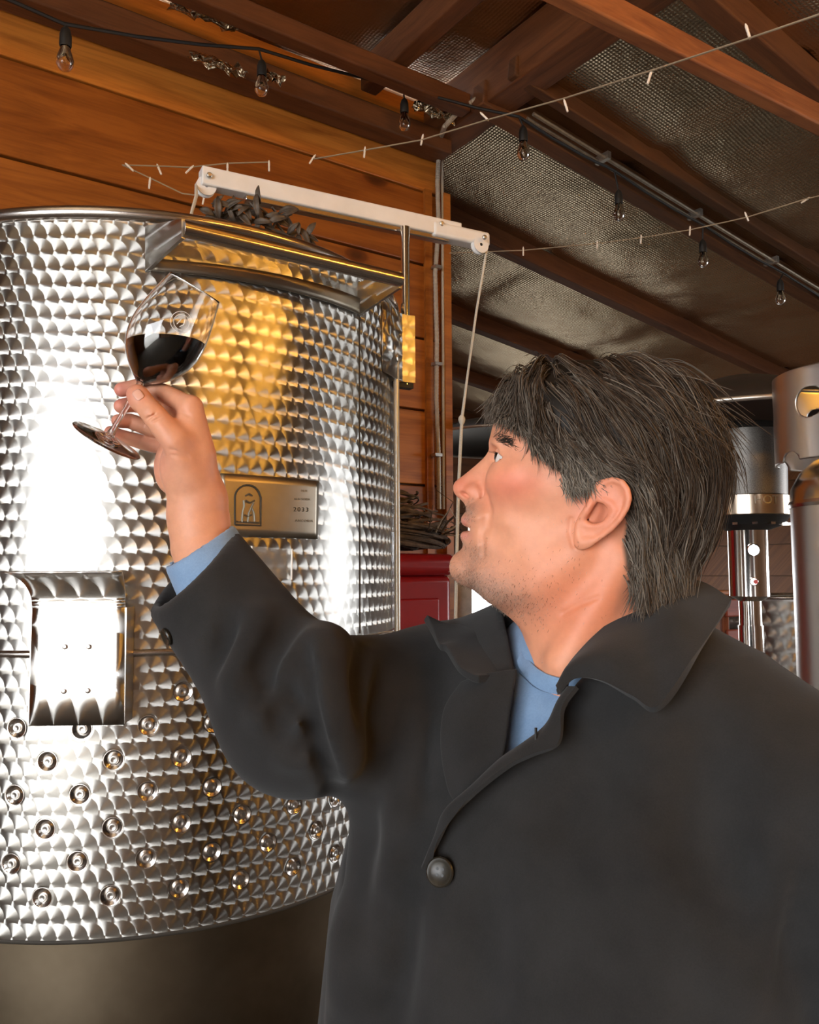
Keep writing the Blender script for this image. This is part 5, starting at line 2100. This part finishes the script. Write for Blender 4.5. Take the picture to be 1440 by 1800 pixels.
# thumb nail
tn = W_(243, 694, .84)
r = tn - EYE
L = np.linalg.norm(r)
tp = HN.march(EYE, r / L, L - .04, L + .04, 200)
g_ = HN.grad(tp, .003)
ax_ = W_(240, 690, .84) - W_(266, 726, .84)
ax_ -= g_ * (ax_ @ g_)
ax_ /= np.linalg.norm(ax_)
sd_ = np.cross(ax_, g_)
G = []
for i in range(9):
    u = i / 8 * 2 - 1
    row = []
    for j in range(7):
        v = j / 6 * 2 - 1
        q = tp + ax_ * u * .0062 + sd_ * v * .0050 * math.sqrt(max(0, 1 - .80 * u ** 4))
        gg = HN.grad(q, .003)
        for _ in range(4):
            q = q - gg * float(HN.sample(q[None])[0])
        row.append(q + gg * .0005)
    G.append(row)
o = MB().grid(G).build('thumb_nail', plain('nail', (.66, .36, .27), .25), person, 180)
solidify(o, .0008)

# ------------------------------------------------------------------ hair: locks of fine strands over a dark undercoat
UF = Field(HD.lo, HD.lo + HD.h * (HD.n - 1), .0026)
UF.F = HD.F[::2, ::2, ::2].copy()
UF.n = np.array(UF.F.shape)
UF.ax = [(UF.lo[i] + UF.h * np.arange(UF.n[i])).astype(np.float32) for i in range(3)]
SK = Field(UF.lo, UF.lo + UF.h * (UF.n - 1), .0026)      # skull only (no ear) for strands to lie on
SK.F = ((np.sqrt(qd[::2, :, ::2] ** 2 + (HD.ax[1][None, ::2, None] / Wd[::2, None, ::2]) ** 2) - 1) * Wd[::2, None, ::2] * .8).astype(np.float32)
SK.n = np.array(SK.F.shape)
x2, z2_ = UF.ax[0][:, None].astype(float), UF.ax[2][None, :].astype(float)
ins = poly_sd(x2, z2_, scp)
# volume of the hair: thicker on top and at the back
thick = wavg(x2, z2_, hp([(890, 730, .008), (950, 690, .016), (1050, 680, .015), (1150, 690, .018), (1220, 760, .018), (1240, 850, .020), (1210, 930, .020), (1160, 1010, .018), (1000, 830, .004), (1010, 780, .008),
                          (1080, 800, .010), (1130, 900, .014), (1110, 960, .012), (940, 760, .006), (1060, 730, .013)]), 3)
soft = np.clip(ins / .014, -1, 1)
off2 = thick * np.sqrt(np.clip(soft, 0, 1)) * .75 - .004 * (soft <= 0) - .002 * (soft < .1)
UF.F = (SK.F - off2[:, None, :]).astype(np.float32)
earbox = [(990, 870), (1000, 845), (1045, 843), (1100, 845), (1108, 900), (1070, 960), (1000, 1000)]
UF.F = np.maximum(UF.F, np.broadcast_to((-(ins) - .001)[:, None, :], UF.F.shape)).astype(np.float32)
Vu, Qu = UF.nets()
Vu = relax(Vu, Qu, 2, .4)

NG = 1050
# guide roots on the skull surface inside the scalp outline, both sides
cand = SK.nets()[0]
ci = poly_sd(cand[:, 0], cand[:, 2], scp)
cand = cand[ci > .001]
cand = cand[RNG.permutation(len(cand))]
# keep more on the near side, which the photograph shows
near = cand[:, 1] < .02
cand = np.concatenate([cand[near][:int(NG * .72)], cand[~near][:int(NG * .28)]])
ex = SK.nets()[0]
ex = ex[(poly_sd(ex[:, 0], ex[:, 2], scp) > .0005) & (ex[:, 1] < 0)]
ex = ex[RNG.permutation(len(ex))]
for (x0, y0, x1, y1, n) in ((930, 750, 1060, 860, 190), (1090, 830, 1150, 1030, 150), (880, 660, 980, 750, 60)):
    a_, b_ = HL(x0, y1, -.065), HL(x1, y0, -.065)
    m__ = (ex[:, 0] > a_[0]) & (ex[:, 0] < b_[0]) & (ex[:, 2] > a_[2]) & (ex[:, 2] < b_[2])
    cand = np.concatenate([cand, ex[m__][:n]])
NG = len(cand)
flow = [((880, 720), (-.65, -.9, .017)), ((915, 690), (-.65, -.75, .032)), ((905, 745), (-.1, -1, .007)), ((950, 690), (-.25, -1, .045)), ((945, 755), (.55, -1, .018)), ((960, 720), (.3, -1, .034)), ((1000, 720), (.65, -.9, .055)), ((985, 800), (.45, -1, .020)), ((1020, 835), (.2, -1, .010)), ((1040, 820), (.7, -.7, .012)), ((1085, 815), (.9, -.6, .025)),
        ((1010, 660), (.2, -.9, .085)), ((1060, 700), (.6, -.9, .085)), ((1040, 780), (.8, -.8, .034)), ((1100, 770), (.6, -1, .060)), ((1100, 660), (.5, -.8, .090)), ((1160, 690), (.6, -.8, .085)), ((1150, 800), (.35, -1, .070)), ((1120, 880), (.3, -1, .060)),
        ((1200, 760), (.35, -1, .080)), ((1230, 850), (-.05, -1, .070)), ((1180, 920), (-.2, -1, .060)), ((1120, 960), (.15, -1, .040)), ((1150, 1010), (-.05, -1, .035))]
fx_ = hp([(a[0], a[1], v[0]) for a, v in flow])
fz_ = hp([(a[0], a[1], v[1]) for a, v in flow])
fl_ = hp([(a[0], a[1], v[2]) for a, v in flow])
NS = 11
path = np.zeros((NG, NS, 3))
p = cand.copy()
jit = RNG.normal(size=(NG,)) * .28
length = wavg(p[:, 0], p[:, 2], fl_, 3) * RNG.uniform(.75, 1.25, NG)
lift_n = RNG.uniform(.6, 1.35, NG)
for k in range(NS):
    g = SK.grad(p, .006)
    for _ in range(2): p = p - g * SK.sample(p)[:, None]
    th = wavg(p[:, 0], p[:, 2], [(a, b, c) for a, b, c in hp([(890, 730, .010), (950, 690, .018), (1050, 680, .016), (1150, 690, .020), (1220, 760, .020), (1240, 850, .022), (1210, 930, .022), (1160, 1010, .018), (1000, 830, .005),
                                                              (1010, 780, .009), (1080, 800, .011), (1130, 900, .015), (1110, 960, .013), (940, 760, .007), (1060, 730, .014)])], 3)
    tk = k / (NS - 1)
    prof_l = min(1.0, tk * 3.2 + .10) * (1.0 - .25 * max(0, tk - .6))
    path[:, k] = p + g * (th * prof_l * lift_n)[:, None]
    vx, vz = wavg(p[:, 0], p[:, 2], fx_, 3), wavg(p[:, 0], p[:, 2], fz_, 3)
    d = np.stack([vx + jit * .5, np.zeros(NG), vz], 1)
    # over the crown the hair falls to its own side
    d[:, 1] += np.sign(p[:, 1]) * np.clip(1.2 - np.abs(p[:, 1]) / .045, 0, 1) * .9 * (g[:, 2] > .3)
    d = d - g * (d * g).sum(1)[:, None]
    d /= np.linalg.norm(d, axis=1)[:, None] + 1e-9
    p = p + d * (length / (NS - 1))[:, None]
for _ in range(3):
    path[:, 1:-1] = .5 * path[:, 1:-1] + .25 * (path[:, :-2] + path[:, 2:])
# strands around every guide
PER = 14
rep = np.repeat(np.arange(NG), PER)
NSTR = len(rep)
rof = RNG.normal(size=(NSTR, 3)) * .0030
tt_ = np.linspace(0, 1, NS)
shape_ = (1.0 - .55 * np.sin(tt_ * math.pi * .5) + .45 * tt_ ** 4)
cur = path[rep] + rof[:, None, :] * shape_[None, :, None] + RNG.normal(size=(NSTR, 1, 3)) * .004 * (tt_ ** 2)[None, :, None]
# wisps standing off at the crown
wis = RNG.random(NSTR) < .08
crown = (cur[:, 0, 0] > HL(1080, 700)[0]) & (cur[:, 0, 2] > HL(1100, 760)[2])
wis &= crown
cur[wis] += (np.array([.022, 0, .016]) * RNG.uniform(.2, 1.7, (wis.sum(), 1)))[:, None, :] * (tt_ ** 1.5)[None, :, None]
tan = np.gradient(cur, axis=1)
tan /= np.linalg.norm(tan, axis=2, keepdims=True) + 1e-9
sidev = np.cross(tan, np.array([.3, -.9, .3]))
sidev /= np.linalg.norm(sidev, axis=2, keepdims=True) + 1e-9
upv = np.cross(sidev, tan)
wd = (.00042 * RNG.uniform(.7, 1.4, NSTR))[:, None] * np.clip(1.15 - tt_ ** 3, .15, 1)[None, :]
ring = []
for k in range(3):
    a = 2 * math.pi * k / 3
    ring.append(cur + sidev * (wd * math.cos(a))[:, :, None] + upv * (wd * math.sin(a))[:, :, None])
VS = np.stack(ring, 2).reshape(-1, 3)
bi = (np.arange(NSTR) * NS * 3)[:, None, None] + (np.arange(NS - 1) * 3)[None, :, None]
kk = np.arange(3)[None, None, :]
k2 = (kk + 1) % 3
QS = np.stack([bi + kk, bi + k2, bi + 3 + k2, bi + 3 + kk], -1).reshape(-1, 4)
# colour: dark brown on top, greying at temple and sides
px_l = cand[rep]
grey = .05 + .72 * np.exp(-((px_l[:, 0] - HL(1000, 830)[0]) / .035) ** 2 - ((px_l[:, 2] - HL(1000, 830)[2]) / .030) ** 2) + .32 * np.exp(-((px_l[:, 2] - HL(1150, 940)[2]) / .045) ** 2) + .25 * np.exp(-((px_l[:, 0] - HL(900, 740)[0]) / .03) ** 2)
grey = np.clip(grey + RNG.normal(size=NSTR) * .14 + RNG.normal(size=NG)[rep] * .10, 0, 1)
dark = np.array([.034, .021, .013]) * RNG.uniform(.6, 1.7, (NSTR, 1))
gcol = np.array([.30, .26, .21]) * RNG.uniform(.7, 1.25, (NSTR, 1))
sc_ = dark * (1 - grey[:, None]) + gcol * grey[:, None]
CS = np.repeat(sc_, NS * 3, axis=0)
hv = np.concatenate([HO + Vu @ HM.T, HO + VS @ HM.T])
hq = np.concatenate([Qu, QS + len(Vu)])
hc = np.concatenate([np.tile([.014, .010, .007], (len(Vu), 1)), CS])
hair = pchild('hair', hv, hq, M['hair'], hc)


# eyebrows, lashes and stubble: short hairs on the skin
def short_hairs(name, roots, dirs, lens, width, cols):
    n = len(roots)
    g = HD.grad(roots, .003)
    r0 = roots - g * .0004
    d = dirs / (np.linalg.norm(dirs, axis=1, keepdims=True) + 1e-9)
    r1 = r0 + (d + g * .45) * lens[:, None] * .5
    r2 = r0 + (d + g * .25) * lens[:, None]
    s_ = np.cross(d, g)
    s_ /= np.linalg.norm(s_, axis=1, keepdims=True) + 1e-9
    w = width[:, None]
    V = np.stack([r0 - s_ * w, r0 + s_ * w, r0 + g * w * 1.5, r1 - s_ * w * .8, r1 + s_ * w * .8, r1 + g * w * 1.2, r2], 1).reshape(-1, 3)
    q = np.array([[0, 1, 4, 3], [1, 2, 5, 4], [2, 0, 3, 5], [3, 4, 6, 6], [4, 5, 6, 6], [5, 3, 6, 6]])
    tri = []
    for f_ in q:
        if f_[2] == f_[3]: tri.append([f_[0], f_[1], f_[2]])
        else: tri += [[f_[0], f_[1], f_[2]], [f_[0], f_[2], f_[3]]]
    tri = np.array(tri)
    Q = (np.arange(n) * 7)[:, None, None] + tri[None]
    me = np_mesh(name, HO + V @ HM.T, Q.reshape(-1, 3), M['hair'], np.repeat(cols, 7, axis=0))
    return link(name, me, person)


for sg in (1, -1):
    R_, D_, L_, C_ = [], [], [], []
    for px0, py0, px1, py1, n in ((864, 768, 905, 784, 130), (872, 764, 900, 777, 80)):
        for i in range(n):
            u = RNG.random()
            q = hhit(px0 + (px1 - px0) * u + RNG.normal() * 2, py0 + (py1 - py0) * u + RNG.normal() * 2.5)
            R_.append(q * [1, sg, 1])
            D_.append(np.array([.9, -.35 * sg, .1 - .8 * u + .25 * RNG.normal()]))
            L_.append(RNG.uniform(.005, .011))
            C_.append(np.array([.05, .035, .026]) * RNG.uniform(.6, 1.6))
    short_hairs('eyebrow', np.array(R_), np.array(D_), np.array(L_), np.full(len(R_), .00022), np.array(C_))
# stubble
m_ = np.zeros(len(Vh))
for q, a, rx, rz in (((828, 896), 1, .010, .009), ((830, 1000), 1, .022, .020), ((860, 1030), .9, .03, .018), ((910, 1045), .5, .035, .02), ((838, 965), .5, .016, .012), ((960, 1010), .22, .04, .03), ((990, 960), .15, .025, .03)):
    m_ = np.maximum(m_, a * blob(Vh, HL(*q), rx, rz))
pick = np.argwhere(RNG.random(len(Vh)) < m_ * .34)[:, 0]
pick = pick[RNG.permutation(len(pick))][:7000]
rt = Vh[pick]
gr = RNG.random((len(rt), 1)) < .45
sc2 = np.where(gr, np.array([[.50, .42, .34]]), np.array([[.12, .075, .05]])) * RNG.uniform(.7, 1.2, (len(rt), 1))
short_hairs('stubble', rt, np.array([-.15, 0, -1.0]) + RNG.normal(size=(len(rt), 3)) * .35, RNG.uniform(.0014, .0036, len(rt)), np.full(len(rt), .00013), sc2)
# lashes
R_, D_, L_ = [], [], []
for i in range(26):
    u = i / 25
    q = HL(870 + 24 * u, 794 + 15 * u, -.037 + .004 * u)
    for sg in (1, -1):
        R_.append(q * [1, sg, 1]); D_.append(np.array([-1.0, -.2 * sg, .35 - .2 * u])); L_.append(.005 + .003 * (1 - u))
short_hairs('eyelashes', np.array(R_), np.array(D_), np.array(L_), np.full(len(R_), .00018), np.tile([.02, .015, .012], (len(R_), 1)))

# trousers and shoes below the coat (outside the picture)
TF = Field((-.25, .45, .05), (.50, 1.2, 1.02), .014)
for s_ in (-1, 1):
    hipp = FOOT + LAT * .10 * s_ + UZ * .92
    ft = FOOT + LAT * .12 * s_ + UZ * .09
    TF.caps([hipp, (hipp + ft) / 2 + FRO * .02, ft], [.115, .085, .065], .03)
TF.ell(FOOT + UZ * .95, (.19, .19, .12), .05)
Vq, Qq = TF.nets()
pchild('trousers', relax(Vq, Qq, 2), Qq, M['trouser'])
for s_ in (-1, 1):
    SHF = Field(FOOT + LAT * .12 * s_ - [.22, .22, 0], FOOT + LAT * .12 * s_ + [.22, .22, .16], .008)
    c = FOOT + LAT * .12 * s_
    SHF.caps([c - FRO * .05 + UZ * .05, c + FRO * .08 + UZ * .045, c + FRO * .17 + UZ * .035], [.042, .044, .034], .02)
    SHF.caps([c + UZ * .05, c + UZ * .12], [.042, .045], .02)
    SHF.F = np.maximum(SHF.F, .001 - SHF.ax[2][None, None, :]).astype(np.float32)
    Vq, Qq = SHF.nets()
    pchild('shoe', Vq, Qq, M['leather'])

# ================================================================== wine glass
gb = P(246, 674, .862)
axp = P(343, 506, .852) - gb
axg = axp / np.linalg.norm(axp)
pxm = .862 / F
wg = empty('wine_glass', gb)
tag(wg, 'stemmed glass with red wine, tilted in the man\'s raised hand', 'wine glass')
prof_o = [(4.0, -14), (4.8, -6), (8, 1), (23, 12), (38, 26), (51, 43), (60, 62), (64.5, 82), (65.5, 98), (64.5, 114), (61.5, 134), (56.5, 158), (51, 180), (47.5, 194)]
prof_o = crom(prof_o, 40)
po = [(r * pxm, h * pxm) for r, h in prof_o]
pi_ = [(max(r * pxm - .0011, .0002), h * pxm + (.0016 if i < 8 else .0006)) for i, (r, h) in enumerate(prof_o) if h > 4]
M['glass'] = plain('clear_glass', (1, 1, 1), .0, 0, trans=1.0, ior=1.45)
bowl_prof = po + [(po[-1][0] - .0005, po[-1][1] + .0006)] + pi_[::-1] + [(.0001, pi_[0][1])]
bowl = MB().lathe(bowl_prof, 64, gb, axg).build('bowl', M['glass'], wg, 180)
stem_len = 0.0
foot_c = P(199, 776, .870)
sa = foot_c - gb
Ls = np.linalg.norm(sa)
fa = -axg
fc = gb + fa * Ls
stem = [(.0046, -.014 * 1), (.0036, -.010)]
MB().lathe([(.0001, -.006), (.0036, -.0055), (.0032, .01), (.0029, Ls * .5), (.0031, Ls - .014), (.0045, Ls - .006), (.0052, Ls - .004), (.0001, Ls - .004)], 20, gb, fa).build('stem', M['glass'], wg, 180)
MB().lathe([(.0001, Ls - .0055), (.006, Ls - .005), (.014, Ls - .0015), (.028, Ls + .0008), (.0375, Ls + .0012), (.0382, Ls + .0020), (.0375, Ls + .0028), (.02, Ls + .0022), (.0001, Ls + .0015)], 48, gb, fa).build('foot', M['glass'], wg, 180)
# etched emblem on the bowl
wlev = P(295, 606, .86)[2]
# wine: inside of the bowl cut level with the horizon
n_a, rows = 64, []
xg = np.cross(axg, np.array([0, 1.0, 0]))
xg /= np.linalg.norm(xg)
yg = np.cross(axg, xg)
V, Fc = [], []
inn = [(max(r - .00025, .0001), h) for r, h in pi_]
for (r, h) in inn:
    for k in range(n_a):
        a = 2 * math.pi * k / n_a
        V.append(gb + axg * h + r * (math.cos(a) * xg + math.sin(a) * yg))
for i in range(len(inn) - 1):
    for k in range(n_a):
        Fc.append((i * n_a + k, i * n_a + (k + 1) % n_a, (i + 1) * n_a + (k + 1) % n_a, (i + 1) * n_a + k))
import bmesh
bm = bmesh.new()
bv = [bm.verts.new(Vector(q)) for q in V]
for q in Fc: bm.faces.new([bv[i] for i in q])
bm.faces.new([bv[k] for k in range(n_a)][::-1])
res = bmesh.ops.bisect_plane(bm, geom=bm.verts[:] + bm.edges[:] + bm.faces[:], plane_co=Vector((gb[0], gb[1], wlev)), plane_no=Vector((0, 0, 1)), clear_outer=True)
ed = [e for e in res['geom_cut'] if isinstance(e, bmesh.types.BMEdge)]
bmesh.ops.edgeloop_fill(bm, edges=ed)
bmesh.ops.recalc_face_normals(bm, faces=bm.faces)
me = bpy.data.meshes.new('wine')
bm.to_mesh(me)
bm.free()
mw, nt, b = new_mat('red_wine')
setp(b, color=(.018, .002, .004), rough=.04, spec=.5)
me.materials.append(mw)
smooth(me, 40)
wine = link('wine', me, wg)
# emblem etched on the bowl side facing the camera
mt = plain('etched_glass', (.85, .83, .80), .7, 0)


def on_bowl(h, a):
    r = np.interp(h, [q[1] for q in po], [q[0] for q in po]) + .0003
    tow = EYE - (gb + axg * h)
    x = tow - axg * (tow @ axg)
    x /= np.linalg.norm(x)
    y = np.cross(axg, x)
    return gb + axg * h + r * (math.cos(a) * x + math.sin(a) * y)


h0 = 132 * pxm
for rr in (.0105, .0075):
    MB().tube([on_bowl(h0 + rr * math.sin(q), .14 + rr / .036 * math.cos(q)) for q in np.linspace(0, 2 * math.pi, 28)], .0003, 4).build('etched_ring', mt, wg)
MB().tube([on_bowl(h0 - .004, .06), on_bowl(h0 + .003, .10), on_bowl(h0 + .005, .18), on_bowl(h0 - .001, .22), on_bowl(h0 - .005, .15)], .0005, 4).build('etched_emblem', mt, wg)
